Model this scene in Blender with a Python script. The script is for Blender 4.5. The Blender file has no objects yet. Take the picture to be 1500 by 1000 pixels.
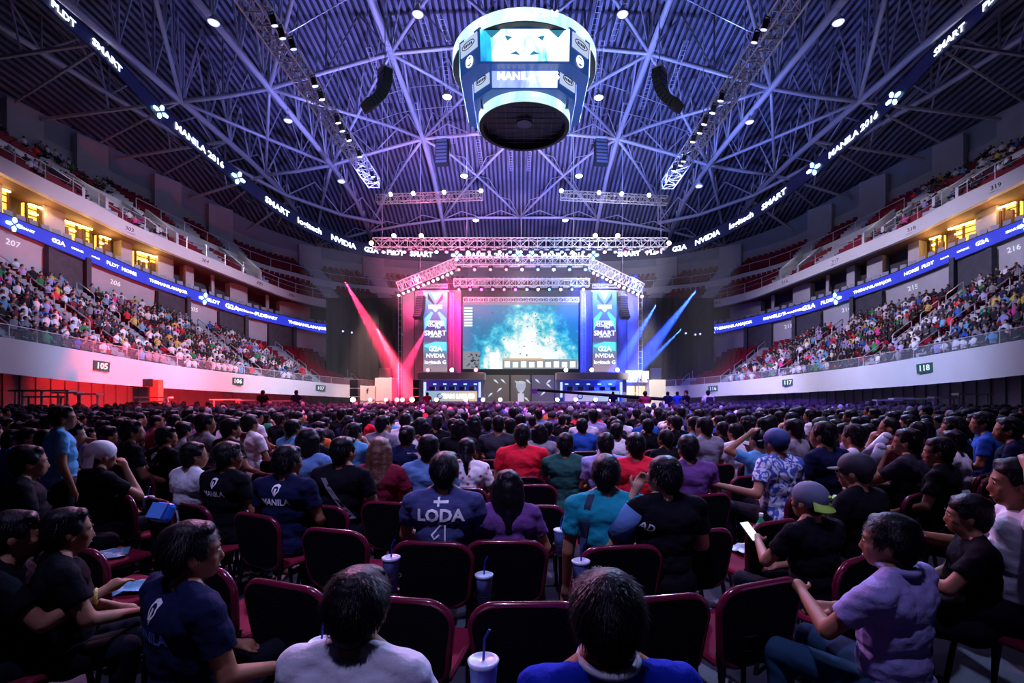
import bpy, math, random
import numpy as np
from mathutils import Vector, Matrix, Euler, noise
R = math.radians
PI = math.pi
F, CX, CY, H = 720.0, 762.0, 575.0, 1.68
rnd = random.Random(7)
scene = bpy.context.scene
COL = scene.collection

def at(px, py, Y):
    """world point seen at a photo pixel at depth Y in front of the camera"""
    return Vector(((px - CX) / F * Y, Y, H + (CY - py) / F * Y))

def tag(o, label=None, cat=None, group=None, kind=None):
    if label: o['label'] = label
    if cat: o['category'] = cat
    if group: o['group'] = group
    if kind: o['kind'] = kind
    return o

def empty(name, loc=(0, 0, 0), rz=0.0, label=None, cat=None, group=None):
    o = bpy.data.objects.new(name, None)
    o.location = loc; o.rotation_euler = (0, 0, rz)
    COL.objects.link(o)
    return tag(o, label, cat, group)

def copy_tree(o, parent=None):
    c = o.copy(); COL.objects.link(c); c.parent = parent
    for ch in o.children: copy_tree(ch, c)
    return c

# ---------------------------------------------------------------- materials
MATS = {}
def mat(name, col=(0.5, 0.5, 0.5), rough=0.6, metal=0.0, emit=None, es=0.0, noise_amt=0.0, nscale=20.0, bump=0.0, bscale=60.0, spec=None, sheen=0.0, coat=0.0):
    if name in MATS: return MATS[name]
    m = bpy.data.materials.new(name); m.use_nodes = True
    nt = m.node_tree; b = nt.nodes['Principled BSDF']
    b.inputs['Base Color'].default_value = (*col, 1)
    b.inputs['Roughness'].default_value = rough
    b.inputs['Metallic'].default_value = metal
    if spec is not None: b.inputs['Specular IOR Level'].default_value = spec
    if sheen: b.inputs['Sheen Weight'].default_value = sheen
    if coat: b.inputs['Coat Weight'].default_value = coat
    if emit is not None:
        b.inputs['Emission Color'].default_value = (*emit, 1)
        b.inputs['Emission Strength'].default_value = es
    if noise_amt or bump:
        tc = nt.nodes.new('ShaderNodeTexCoord')
        if noise_amt:
            n = nt.nodes.new('ShaderNodeTexNoise'); n.inputs['Scale'].default_value = nscale; n.inputs['Detail'].default_value = 4
            nt.links.new(tc.outputs['Object'], n.inputs['Vector'])
            cr = nt.nodes.new('ShaderNodeValToRGB')
            cr.color_ramp.elements[0].position = 0.3; cr.color_ramp.elements[1].position = 0.7
            cr.color_ramp.elements[0].color = (*[max(0, c * (1 - noise_amt)) for c in col], 1)
            cr.color_ramp.elements[1].color = (*[min(1, c * (1 + noise_amt)) for c in col], 1)
            nt.links.new(n.outputs['Fac'], cr.inputs['Fac']); nt.links.new(cr.outputs['Color'], b.inputs['Base Color'])
        if bump:
            n2 = nt.nodes.new('ShaderNodeTexNoise'); n2.inputs['Scale'].default_value = bscale; n2.inputs['Detail'].default_value = 3
            nt.links.new(tc.outputs['Object'], n2.inputs['Vector'])
            bp = nt.nodes.new('ShaderNodeBump'); bp.inputs['Strength'].default_value = bump; bp.inputs['Distance'].default_value = 0.02
            nt.links.new(n2.outputs['Fac'], bp.inputs['Height']); nt.links.new(bp.outputs['Normal'], b.inputs['Normal'])
    MATS[name] = m
    return m

def glow(name, col, s):
    return mat(name, (0.02, 0.02, 0.02), 0.6, emit=col, es=s)

def glass_mat(name, tint=(0.8, 0.9, 1.0), alpha=0.15, rough=0.05):
    if name in MATS: return MATS[name]
    m = bpy.data.materials.new(name); m.use_nodes = True; nt = m.node_tree
    b = nt.nodes['Principled BSDF']
    b.inputs['Base Color'].default_value = (*tint, 1); b.inputs['Roughness'].default_value = rough
    b.inputs['Alpha'].default_value = alpha
    MATS[name] = m
    return m

# ---------------------------------------------------------------- mesh builder
class MB:
    def __init__(s): s.v = []; s.f = []; s.m = []
    def add(s, vs, fs, mi=0):
        b = len(s.v); s.v.extend([tuple(p) for p in vs])
        s.f.extend([tuple(b + i for i in f) for f in fs]); s.m.extend([mi] * len(fs)); return s
    def box(s, c, size, rot=None, mi=0):
        hx, hy, hz = size[0] / 2, size[1] / 2, size[2] / 2
        ps = [Vector((x, y, z)) for x in (-hx, hx) for y in (-hy, hy) for z in (-hz, hz)]
        if rot is not None: ps = [rot @ p for p in ps]
        c = Vector(c)
        return s.add([p + c for p in ps], [(0, 1, 3, 2), (4, 6, 7, 5), (0, 4, 5, 1), (2, 3, 7, 6), (0, 2, 6, 4), (1, 5, 7, 3)], mi)
    def hexa(s, b4, t4, mi=0):
        """box from 4 bottom and 4 top corners"""
        return s.add(list(b4) + list(t4), [(3, 2, 1, 0), (4, 5, 6, 7), (0, 1, 5, 4), (1, 2, 6, 5), (2, 3, 7, 6), (3, 0, 4, 7)], mi)
    def tube(s, p0, p1, r0, r1=None, n=6, mi=0, cap=True):
        p0 = Vector(p0); p1 = Vector(p1); r1 = r0 if r1 is None else r1
        d = (p1 - p0)
        if d.length < 1e-6: return s
        d.normalize(); u = d.orthogonal().normalized(); w = d.cross(u)
        vs = []
        for p, r in ((p0, r0), (p1, r1)):
            for i in range(n):
                a = 2 * PI * i / n; vs.append(p + (u * math.cos(a) + w * math.sin(a)) * r)
        fs = [(i, (i + 1) % n, n + (i + 1) % n, n + i) for i in range(n)]
        if cap: fs += [tuple(range(n - 1, -1, -1)), tuple(range(n, 2 * n))]
        return s.add(vs, fs, mi)
    def path(s, pts, r, n=6, mi=0, closed=False):
        pts = [Vector(p) for p in pts]; rs = r if isinstance(r, (list, tuple)) else [r] * len(pts)
        k = len(pts); rings = []; u = None
        for i, p in enumerate(pts):
            a = pts[(i - 1) % k] if closed or i > 0 else p; b = pts[(i + 1) % k] if closed or i < k - 1 else p
            d = (b - a).normalized()
            if u is None: u = d.orthogonal().normalized()
            u = (u - d * u.dot(d)).normalized(); w = d.cross(u)
            rings.append([p + (u * math.cos(2 * PI * j / n) + w * math.sin(2 * PI * j / n)) * rs[i] for j in range(n)])
        vs = [q for ring in rings for q in ring]; fs = []
        for i in range(k if closed else k - 1):
            a = i * n; b = ((i + 1) % k) * n
            fs += [(a + j, a + (j + 1) % n, b + (j + 1) % n, b + j) for j in range(n)]
        if not closed: fs += [tuple(range(n - 1, -1, -1)), tuple((k - 1) * n + j for j in range(n))]
        return s.add(vs, fs, mi)
    def strip(s, A, B, mi=0, flip=False):
        """quads between two polylines of equal length"""
        n = len(A)
        fs = [(i, i + 1, n + i + 1, n + i) for i in range(n - 1)]
        if flip: fs = [f[::-1] for f in fs]
        return s.add(list(A) + list(B), fs, mi)
    def band(s, loops, mi=0, closed=True):
        """tube of several polylines (cross-section loop), gives a solid ribbon"""
        k = len(loops); n = len(loops[0]); vs = [p for L in loops for p in L]; fs = []
        for j in range(k if closed else k - 1):
            a = j * n; b = ((j + 1) % k) * n
            fs += [(a + i, a + i + 1, b + i + 1, b + i) for i in range(n - 1)]
        if closed and k > 2:
            fs += [tuple(j * n for j in range(k))[::-1], tuple(j * n + n - 1 for j in range(k))]
        return s.add(vs, fs, mi)
    def lathe(s, prof, n=24, c=(0, 0, 0), mi=0, cap=False):
        c = Vector(c); vs = []; k = len(prof)
        for r, z in prof:
            for i in range(n):
                a = 2 * PI * i / n; vs.append(c + Vector((r * math.cos(a), r * math.sin(a), z)))
        fs = [(j * n + i, j * n + (i + 1) % n, (j + 1) * n + (i + 1) % n, (j + 1) * n + i) for j in range(k - 1) for i in range(n)]
        if cap: fs += [tuple(range(n - 1, -1, -1)), tuple((k - 1) * n + i for i in range(n))]
        return s.add(vs, fs, mi)
    def ell(s, c, r, rot=None, nu=16, nv=10, mi=0):
        c = Vector(c); vs = []; fs = []
        def P(x, y, z):
            p = Vector((x * r[0], y * r[1], z * r[2]))
            if rot is not None: p = rot @ p
            return p + c
        vs.append(P(0, 0, -1))
        for j in range(1, nv):
            t = -PI / 2 + PI * j / nv
            for i in range(nu):
                a = 2 * PI * i / nu; vs.append(P(math.cos(t) * math.cos(a), math.cos(t) * math.sin(a), math.sin(t)))
        vs.append(P(0, 0, 1)); top = len(vs) - 1
        for i in range(nu): fs.append((0, 1 + (i + 1) % nu, 1 + i))
        for j in range(nv - 2):
            a = 1 + j * nu; b = a + nu
            fs += [(a + i, a + (i + 1) % nu, b + (i + 1) % nu, b + i) for i in range(nu)]
        a = 1 + (nv - 2) * nu
        for i in range(nu): fs.append((a + i, a + (i + 1) % nu, top))
        return s.add(vs, fs, mi)
    def cap(s, p0, p1, r0, r1, n=12):
        """tapered capsule"""
        p0 = Vector(p0); p1 = Vector(p1)
        s.tube(p0, p1, r0, r1, n=n); s.ell(p0, (r0,) * 3, nu=n, nv=8); s.ell(p1, (r1,) * 3, nu=n, nv=8); return s
    def mesh(s, name, mats=(), smooth=False):
        me = bpy.data.meshes.new(name)
        me.from_pydata(s.v, [], s.f)
        for m in (mats if isinstance(mats, (list, tuple)) else [mats]): me.materials.append(m)
        if any(s.m): me.polygons.foreach_set('material_index', s.m)
        if smooth: me.polygons.foreach_set('use_smooth', [True] * len(me.polygons))
        me.update(); return me
    def build(s, name, mats=(), parent=None, smooth=False, bevel=0.0):
        o = bpy.data.objects.new(name, s.mesh(name, mats, smooth)); COL.objects.link(o)
        if parent is not None:
            o.parent = parent
        if bevel:
            md = o.modifiers.new('b', 'BEVEL'); md.width = bevel; md.segments = 2; md.limit_method = 'ANGLE'
        return o

def text_mesh(txt, size, mats, name='lettering', parent=None, loc=(0, 0, 0), rot=None, depth=0.01, align='CENTER', sx=1.0, bold=0.0):
    cu = bpy.data.curves.new('t', 'FONT'); cu.body = txt; cu.size = size; cu.align_x = align; cu.align_y = 'CENTER'
    cu.extrude = depth; cu.offset = bold * size; cu.resolution_u = 2
    o = bpy.data.objects.new('t', cu); COL.objects.link(o)
    dg = bpy.context.evaluated_depsgraph_get(); dg.update()
    me = bpy.data.meshes.new_from_object(o.evaluated_get(dg))
    bpy.data.objects.remove(o)
    me.transform(Matrix.Diagonal((sx, 1, 1, 1)))
    me.materials.clear(); me.materials.append(mats)
    t = bpy.data.objects.new(name, me); COL.objects.link(t)
    t.parent = parent; t.location = loc
    if rot is not None: t.rotation_euler = rot
    return t

def interp(lst, x):
    if x <= lst[0][0]:
        (x0, y0), (x1, y1) = lst[0], lst[1]
    elif x >= lst[-1][0]:
        (x0, y0), (x1, y1) = lst[-2], lst[-1]
    else:
        for i in range(len(lst) - 1):
            if lst[i][0] <= x <= lst[i + 1][0]: break
        # smooth cubic (Catmull-Rom)
        x0, y0 = lst[i]; x1, y1 = lst[i + 1]
        m0 = (y1 - lst[i - 1][1]) / (x1 - lst[i - 1][0]) if i > 0 else (y1 - y0) / (x1 - x0)
        m1 = (lst[i + 2][1] - y0) / (lst[i + 2][0] - x0) if i + 2 < len(lst) else (y1 - y0) / (x1 - x0)
        h = x1 - x0; t = (x - x0) / h
        return (2*t**3-3*t**2+1)*y0 + (t**3-2*t**2+t)*h*m0 + (-2*t**3+3*t**2)*y1 + (t**3-t**2)*h*m1
    return y0 + (y1 - y0) * (x - x0) / (x1 - x0)

# ---------------------------------------------------------------- arena plan
N_SE, YC, A0, B0 = 2.6, 22.0, 21.0, 28.0
def plan_Y(px, k):
    """depth at which the bowl curve with offset k stands in direction px"""
    m = (px - CX) / F; a = A0 + k; b = B0 + k; lo, hi = 0.0, 200.0
    for _ in range(40):
        Y = (lo + hi) / 2
        if abs(m * Y / a) ** N_SE + abs((Y - YC) / b) ** N_SE < 1: lo = Y
        else: hi = Y
    return lo
def mirror(px): return 1524 - px if px > CX else px
FAS_TOP = [(-700, 400), (-300, 452), (0, 493), (120, 513), (240, 533), (350, 547), (470, 560), (560, 566), (762, 570)]
FAS_BOT = [(-700, 470), (-300, 512), (0, 546), (130, 560), (300, 572), (470, 580), (560, 584), (762, 586)]
LOW_TOP = [(-700, 100), (-300, 255), (0, 366), (80, 396), (160, 420), (233, 443), (333, 478), (400, 496), (477, 508), (560, 525), (762, 540)]
RIB_TOP = [(-700, 20), (-300, 188), (0, 310), (120, 357), (216, 399), (310, 432), (367, 449), (450, 470), (480, 474), (560, 482), (762, 490)]
RIB_BOT = [(-700, 60), (-300, 214), (0, 331), (120, 380), (216, 418), (310, 449), (367, 466), (450, 484), (480, 490), (560, 497), (762, 504)]
UF_BOT = [(-700, -90), (-300, 105), (0, 252), (72, 288), (134, 318), (189, 345), (300, 390), (380, 421), (427, 438), (480, 450), (560, 458), (762, 464)]
UF_TOP = [(-700, -130), (-300, 75), (0, 228), (72, 265), (134, 295), (189, 326), (300, 374), (380, 409), (427, 427), (480, 439), (560, 448), (762, 454)]
MID = [(-700, -150), (-300, 48), (0, 205), (72, 243), (134, 272), (200, 305), (300, 352), (380, 385), (427, 398), (480, 411), (560, 420), (620, 424), (762, 428)]
TOP = [(-700, -150), (-300, 40), (0, 178), (72, 218), (134, 248), (200, 280), (300, 328), (380, 362), (427, 375), (480, 388), (560, 397), (620, 401), (762, 404)]
WTOP = [(-700, -180), (-300, 0), (0, 140), (72, 178), (134, 208), (200, 240), (300, 293), (380, 335), (427, 352), (480, 368), (560, 380), (620, 383), (762, 386)]
RING = [(-300, -330), (40, -32), (90, 20), (150, 75), (230, 160), (320, 238), (400, 300), (440, 325), (480, 345), (520, 362), (570, 370), (650, 374), (762, 375)]
def bp(px, k, lst, dy=0.0):
    return at(px, interp(lst, mirror(px)) + dy, plan_Y(px, k))
def span(p0, p1, step): 
    n = max(2, int(round(abs(p1 - p0) / step)) + 1)
    return [p0 + (p1 - p0) * i / (n - 1) for i in range(n)]
# ---------------------------------------------------------------- bowl parameterised by arc position
def Qt(t, k):
    c, s = math.cos(t), math.sin(t)
    e = 2 / N_SE
    return ((A0 + k) * math.copysign(abs(c) ** e, c), YC + (B0 + k) * math.copysign(abs(s) ** e, s))
_ts = [PI / 2 + (PI / 2 + 0.75) * i / 3000 for i in range(3001)]
_ul = [0.0]
for i in range(1, len(_ts)):
    p, q = Qt(_ts[i - 1], 4), Qt(_ts[i], 4); _ul.append(_ul[-1] + math.dist(p, q))
def t_of_u(u):
    a = abs(u); j = min(len(_ul) - 2, int(np.searchsorted(_ul, a)))
    j = max(1, j); f = (a - _ul[j - 1]) / max(1e-9, _ul[j] - _ul[j - 1]); t = _ts[j - 1] + f * (_ts[j] - _ts[j - 1])
    return t if u < 0 else PI - t
def zc(x, y, lst, dy=0.0):
    px = CX + F * x / y
    return H + (CY - interp(lst, mirror(px)) - dy) / F * y
def BP(u, k, lst, dz=0.0):
    x, y = Qt(t_of_u(u), k); return Vector((x, y, zc(x, y, lst) + dz))
def u_of_px(px, k):
    lo, hi = (-90.0, 0.0) if px < CX else (0.0, 90.0)
    for _ in range(40):
        u = (lo + hi) / 2; x, y = Qt(t_of_u(u), k)
        v = CX + F * x / max(y, 0.5)
        if v < px: lo = u
        else: hi = u
    return u
def facing(u):
    """yaw of a seat on the bowl at arc u (local +Y looks to the floor)"""
    x0, y0 = Qt(t_of_u(u), 0); x1, y1 = Qt(t_of_u(u), 6)
    return math.atan2(-(x0 - x1), (y0 - y1))
U_MAX = u_of_px(2150, 0)
def us(u0, u1, st): return span(u0, u1, st)

M_CONC = mat('grey_concrete', (0.30, 0.30, 0.34), 0.8, noise_amt=0.15, nscale=1.5)
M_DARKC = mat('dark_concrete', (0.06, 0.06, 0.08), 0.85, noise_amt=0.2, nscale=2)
M_WHITE = mat('white_painted_panel', (0.72, 0.72, 0.76), 0.55, noise_amt=0.05, nscale=0.6)
M_LGREY = mat('light_grey_wall', (0.42, 0.42, 0.48), 0.7, noise_amt=0.08, nscale=0.8)
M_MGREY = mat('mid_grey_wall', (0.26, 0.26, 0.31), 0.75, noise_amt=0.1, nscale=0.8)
M_STEEL = mat('painted_steel_pipe', (0.50, 0.50, 0.60), 0.45, 0.2)
M_ALU = mat('bright_aluminium', (0.75, 0.75, 0.8), 0.35, 0.7)
M_BLACK = mat('matt_black', (0.008, 0.008, 0.012), 0.6)
M_CURT = mat('black_drape', (0.006, 0.006, 0.010), 0.95, bump=0.4, bscale=3, spec=.05)
M_SEATRED = mat('dark_red_seat_plastic', (0.22, 0.006, 0.022), 0.5, spec=.2)
M_FLOOR = mat('dark_carpet_floor', (0.022, 0.024, 0.04), 0.7, noise_amt=0.35, nscale=3, bump=0.2, bscale=80)
M_DECK = mat('ribbed_metal_deck', (0.19, 0.19, 0.29), 0.55, 0.2, noise_amt=.35, nscale=.35)
M_LEDB = mat('led_black_face', (0.004, 0.004, 0.01), 0.4, emit=(0.01, 0.012, 0.10), es=0.35)
M_LEDBLUE = glow('led_deep_blue', (0.015, 0.03, 0.55), 1.3)
M_LEDW = glow('led_white_letters', (0.72, 0.80, 1.0), 4.0)
M_LEDCY = glow('led_cyan_mark', (0.25, 0.55, 1.0), 6.0)
M_LEDRED = glow('led_red_mark', (1.0, 0.12, 0.12), 5.0)
M_GLASS = glass_mat('rail_glass', (0.7, 0.8, 0.95), 0.12)
M_GREEN = mat('dark_green_sign', (0.01, 0.07, 0.06), 0.5, emit=(0.01, 0.10, 0.08), es=0.25)
M_SIGNW = mat('white_sign_glow', (0.8, 0.85, 0.85), 0.5, emit=(0.8, 0.9, 0.9), es=0.6)  # white lettering colour with its own glow put in

# floor
mb = MB(); nx = 60
mb.add([(-40, -6, 0), (40, -6, 0), (40, 76, 0), (-40, 76, 0)], [(0, 1, 2, 3)])
tag(mb.build('floor', M_FLOOR), kind='structure')

for sgn, side in ((-1, 'left'), (1, 'right')):
    # fascia band of the lower stand
    e = u_of_px(548 if sgn < 0 else 1524 - 556, 0)
    U = us(sgn * U_MAX, e, 0.8)
    if sgn > 0: U = U
    o = MB()
    A = [BP(u, 0, FAS_TOP) for u in U]; B = [BP(u, 0, FAS_BOT) for u in U]
    A2 = [BP(u, 0.35, FAS_TOP) for u in U]; B2 = [BP(u, 0.35, FAS_BOT, 0.0) for u in U]
    o.band([A, B, B2, A2])
    fb = tag(o.build('wall_%s' % side, M_WHITE, smooth=False), 'white fascia band around the front of the %s lower stand' % side, kind='structure')
    # recessed base wall below the fascia
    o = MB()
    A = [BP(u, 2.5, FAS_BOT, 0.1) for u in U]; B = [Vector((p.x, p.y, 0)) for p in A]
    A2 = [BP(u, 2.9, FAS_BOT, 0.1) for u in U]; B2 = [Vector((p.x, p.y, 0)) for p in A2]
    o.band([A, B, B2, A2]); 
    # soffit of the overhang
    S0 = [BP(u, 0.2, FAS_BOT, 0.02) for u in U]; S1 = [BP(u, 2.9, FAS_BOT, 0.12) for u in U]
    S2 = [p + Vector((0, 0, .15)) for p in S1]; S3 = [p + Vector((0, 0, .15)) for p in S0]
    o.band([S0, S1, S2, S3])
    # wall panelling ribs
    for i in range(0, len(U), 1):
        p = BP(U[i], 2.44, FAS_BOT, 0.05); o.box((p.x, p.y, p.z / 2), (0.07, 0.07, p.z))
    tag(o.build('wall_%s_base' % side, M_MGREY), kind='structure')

NR = 12
def low_pt(u, s, z_s=None):
    """point on the lower stand: s 0 front .. 1 rear"""
    t = t_of_u(u); k = 0.5 + 9.6 * s; x, y = Qt(t, k)
    x0, y0 = Qt(t, 0.5); x1, y1 = Qt(t, 10.1)
    z0 = zc(x0, y0, FAS_TOP) - 0.45; z1 = zc(x1, y1, LOW_TOP) - 1.0
    zs = s if z_s is None else z_s
    return Vector((x, y, z0 + (z1 - z0) * zs))
def terrace(name, fn, rows, U, m, dep=0.25):
    mb = MB(); L = []
    for i in range(rows):
        L.append([fn(u, i / rows, i / rows) for u in U]); L.append([fn(u, (i + 1) / rows, i / rows) for u in U])
    L.append([fn(u, 1, 1) for u in U])
    under = [p + Vector((0, 0, -dep)) for p in L[-1]]; under0 = [p + Vector((0, 0, -dep)) for p in L[0]]
    mb.band(L + [under, under0])
    return tag(mb.build(name, m), kind='structure')
for sgn, side in ((-1, 'left'), (1, 'right')):
    e = u_of_px(556 if sgn < 0 else 1524 - 560, 4)
    terrace('floor_%s_lower_stand' % side, low_pt, NR, us(sgn * U_MAX, e, 1.2), mat('terrace_concrete', (0.10, 0.09, 0.12), 0.8, noise_amt=0.2, nscale=2))

# mid wall, ribbon board, suites, upper fascia
UW = us(-U_MAX, U_MAX, 1.0)
o = MB()
L0 = [BP(u, 10.2, LOW_TOP, -1.4) for u in UW]; L1 = [BP(u, 10.2, RIB_BOT) for u in UW]
L2 = [BP(u, 10.6, RIB_BOT) for u in UW]; L3 = [BP(u, 10.6, LOW_TOP, -1.4) for u in UW]
o.band([L0, L1, L2, L3]); tag(o.build('wall_mid_bowl', M_LGREY), kind='structure')

def led_band(name, lab, cat, U, k, top, bot, mface, grp):
    """a curved LED board: housing + emitting face slightly proud"""
    b = MB()
    A = [BP(u, k, top) for u in U]; B = [BP(u, k, bot) for u in U]; A2 = [BP(u, k + 0.3, top) for u in U]; B2 = [BP(u, k + 0.3, bot) for u in U]
    b.band([A, B, B2, A2]); r = b.build(name, M_BLACK); tag(r, lab, cat, grp)
    c = MB()
    def ins(P, Q, f): return [p.lerp(q, f) for p, q in zip(P, Q)]
    a1 = [BP(u, k - 0.04, top) for u in U]; b1 = [BP(u, k - 0.04, bot) for u in U]
    f0 = ins(a1, b1, 0.06); f1 = ins(a1, b1, 0.94)
    a2 = [BP(u, k + 0.02, top) for u in U]; b2 = [BP(u, k + 0.02, bot) for u in U]
    c.band([f0, f1, ins(a2, b2, .94), ins(a2, b2, .06)]); c.build('display_face', mface, r)
    return r

def surf_frame(u, k, lst, off):
    """origin + rotation for lettering on the bowl curve, readable from the floor"""
    p = BP(u, k - off, lst); q = BP(u + 0.3, k - off, lst); r = BP(u - 0.3, k - off, lst)
    xd = (q - r).normalized()
    nrm = Vector((-(Qt(t_of_u(u), k + 2)[0] - Qt(t_of_u(u), k)[0]), -(Qt(t_of_u(u), k + 2)[1] - Qt(t_of_u(u), k)[1]), 0)).normalized()
    zd = nrm; xd = (xd - zd * xd.dot(zd)).normalized(); yd = zd.cross(xd)
    if yd.z < 0: xd = -xd; yd = -yd
    return p, Matrix((xd, yd, zd)).transposed()
EMB = None
def emblem_mesh():
    """small four-petal crest"""
    b = MB()
    for a in (0, 90, 180, 270):
        rot = Matrix.Rotation(R(a), 3, 'Z')
        vs = [rot @ Vector(p) for p in ((0, .08, 0), (.16, .25, 0), (.12, .5, 0), (0, .56, 0), (-.12, .5, 0), (-.16, .25, 0))]
        b.add(vs + [v + Vector((0, 0, .02)) for v in vs], [tuple(range(6))[::-1], tuple(range(6, 12))] + [(i, (i + 1) % 6, 6 + (i + 1) % 6, 6 + i) for i in range(6)])
    return b.mesh('emblem', M_LEDCY)
EMBM = emblem_mesh()
TXT = {}
def place_text(parent, txt, u, k, lst_a, lst_b, size, m, off=0.07, sx=1.0, bold=0.02):
    if txt != '*':
        t = text_mesh(txt, size, m, depth=0.0, sx=sx, bold=bold); me = t.data; t.parent = parent; memo = {}
        for v in me.vertices:
            q = round(v.co.x, 2)
            if q not in memo: memo[q] = (BP(u + q, k - .1, lst_a), BP(u + q, k - .1, lst_b))
            a, b_ = memo[q]; v.co = a.lerp(b_, .5 - v.co.y / max(.1, (a - b_).length))
        me.update(); return t
    if txt == '*':
        me = EMBM; size *= 1.15
    else:
        key = (txt, m.name, sx)
        if key not in TXT:
            t = text_mesh(txt, 1.0, m, depth=0.01, sx=sx, bold=bold); TXT[key] = t.data; bpy.data.objects.remove(t)
        me = TXT[key]
    pa, rot = surf_frame(u, k, lst_a, off); pb, _ = surf_frame(u, k, lst_b, off)
    p = (pa + pb) / 2
    o = bpy.data.objects.new('lettering' if txt != '*' else 'emblem', me); COL.objects.link(o)
    o.matrix_world = Matrix.Translation(p) @ rot.to_4x4() @ Matrix.Scale(size, 4); o.parent = parent
    return o

# suite-level ribbon board, one per side
for sgn, side in ((-1, 'left'), (1, 'right')):
    e = u_of_px(484 if sgn < 0 else 1524 - 484, 10)
    U = us(sgn * U_MAX, e, 1.0)
    rb = led_band('ribbon_board', 'long blue LED ribbon board with white sponsor words below the suites on the %s side' % side, 'led board', U, 9.9, RIB_TOP, RIB_BOT, M_LEDBLUE, None)
    words_ = [(18, '*', M_LEDCY, 1), (40, 'SMART', M_LEDW, 1), (84, 'G2A', M_LEDW, 1), (112, 'CORSAIR', M_LEDW, 1), (139, 'logitech', M_LEDW, 1), (164, 'PLDT', M_LEDW, 1), (188, 'HOME', M_LEDW, 1),
              (246, 'THEMANILAMAJOR', M_LEDW, 1), (299, '*', M_LEDW, 1), (312, 'PLDT', M_LEDW, 1), (339, 'G2A', M_LEDW, 1), (353, 'NVIDIA', M_LEDW, 1), (368, 'logitech', M_LEDW, 1), (382, 'PLDT', M_LEDW, 1), (396, 'SMART', M_LEDW, 1), (450, 'THEMANILAMAJOR', M_LEDW, 1)]
    for px, w, m, s_ in words_:
        if sgn > 0:
            px = 1524 - px
        u = u_of_px(px, 9.9)
        hgt = (BP(u, 9.9, RIB_TOP) - BP(u, 9.9, RIB_BOT)).length
        wpx = 56 if len(w) > 10 else 19
        wu = abs(u_of_px(px + wpx / 2, 9.9) - u_of_px(px - wpx / 2, 9.9))
        place_text(rb, w, u, 9.9, RIB_TOP, RIB_BOT, hgt * .8 if w == '*' else min(hgt * .9, wu / (.62 * len(w))), m, off=.16, bold=.03)

# suites behind the ribbon: floor slab, recess wall, ceiling, columns, lit rooms
o = MB()
L0 = [BP(u, 10.2, RIB_TOP, -0.15) for u in UW]; L1 = [BP(u, 14.5, RIB_TOP, -0.15) for u in UW]
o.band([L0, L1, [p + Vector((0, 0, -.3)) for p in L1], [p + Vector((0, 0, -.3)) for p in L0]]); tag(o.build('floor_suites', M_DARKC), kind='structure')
o = MB()
def kz(u, k, kref, lst, dz=0.0):
    """point at offset k with the height the curve lst has at kref"""
    x, y = Qt(t_of_u(u), k); return Vector((x, y, BP(u, kref, lst).z + dz))
L0 = [kz(u, 9.3, 9.2, UF_BOT, 0.05) for u in UW]; L1 = [kz(u, 14.5, 9.2, UF_BOT, 0.05) for u in UW]
o.band([L0, L1, [p + Vector((0, 0, .3)) for p in L1], [p + Vector((0, 0, .3)) for p in L0]]); tag(o.build('ceiling_suites', mat('suite_soffit', (0.16, 0.10, 0.07), 0.7)), kind='structure')
o = MB()
L0 = [kz(u, 11.8, 10.2, RIB_TOP, -0.1) for u in UW]; L1 = [kz(u, 11.8, 9.2, UF_BOT, 0.1) for u in UW]
o.band([L0, L1, [kz(u, 12.2, 9.2, UF_BOT, .1) for u in UW], [kz(u, 12.2, 10.2, RIB_TOP, -.1) for u in UW]]); tag(o.build('wall_suites', mat('suite_back_wall', (0.05, 0.045, 0.06), 0.6)), kind='structure')
o = MB()
L = [[BP(u, 9.2, UF_TOP) for u in UW], [BP(u, 9.2, UF_BOT) for u in UW], [kz(u, 9.6, 9.2, UF_BOT) for u in UW], [kz(u, 9.6, 9.2, UF_TOP) for u in UW]]
o.band(L); tag(o.build('wall_upper_fascia', M_WHITE), kind='structure')
def quad_post(u, du, k0, k1, zb, zt, mb):
    b4 = [Vector((*Qt(t_of_u(a), k), zb)) for a, k in ((u - du, k0), (u + du, k0), (u + du, k1), (u - du, k1))]
    mb.hexa(b4, [p + Vector((0, 0, zt - zb)) for p in b4])
AMBER = glow('warm_lit_suite', (1.0, 0.46, 0.07), 2.3)
AMBERB = glow('warm_lamp_bar', (1.0, 0.72, 0.28), 7.0)
M_CHAR = mat('suite_bar_brown', (0.10, 0.05, 0.02), 0.6)
lab_w = {}
wi = 0
lamps = []; lamps2 = []
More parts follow.
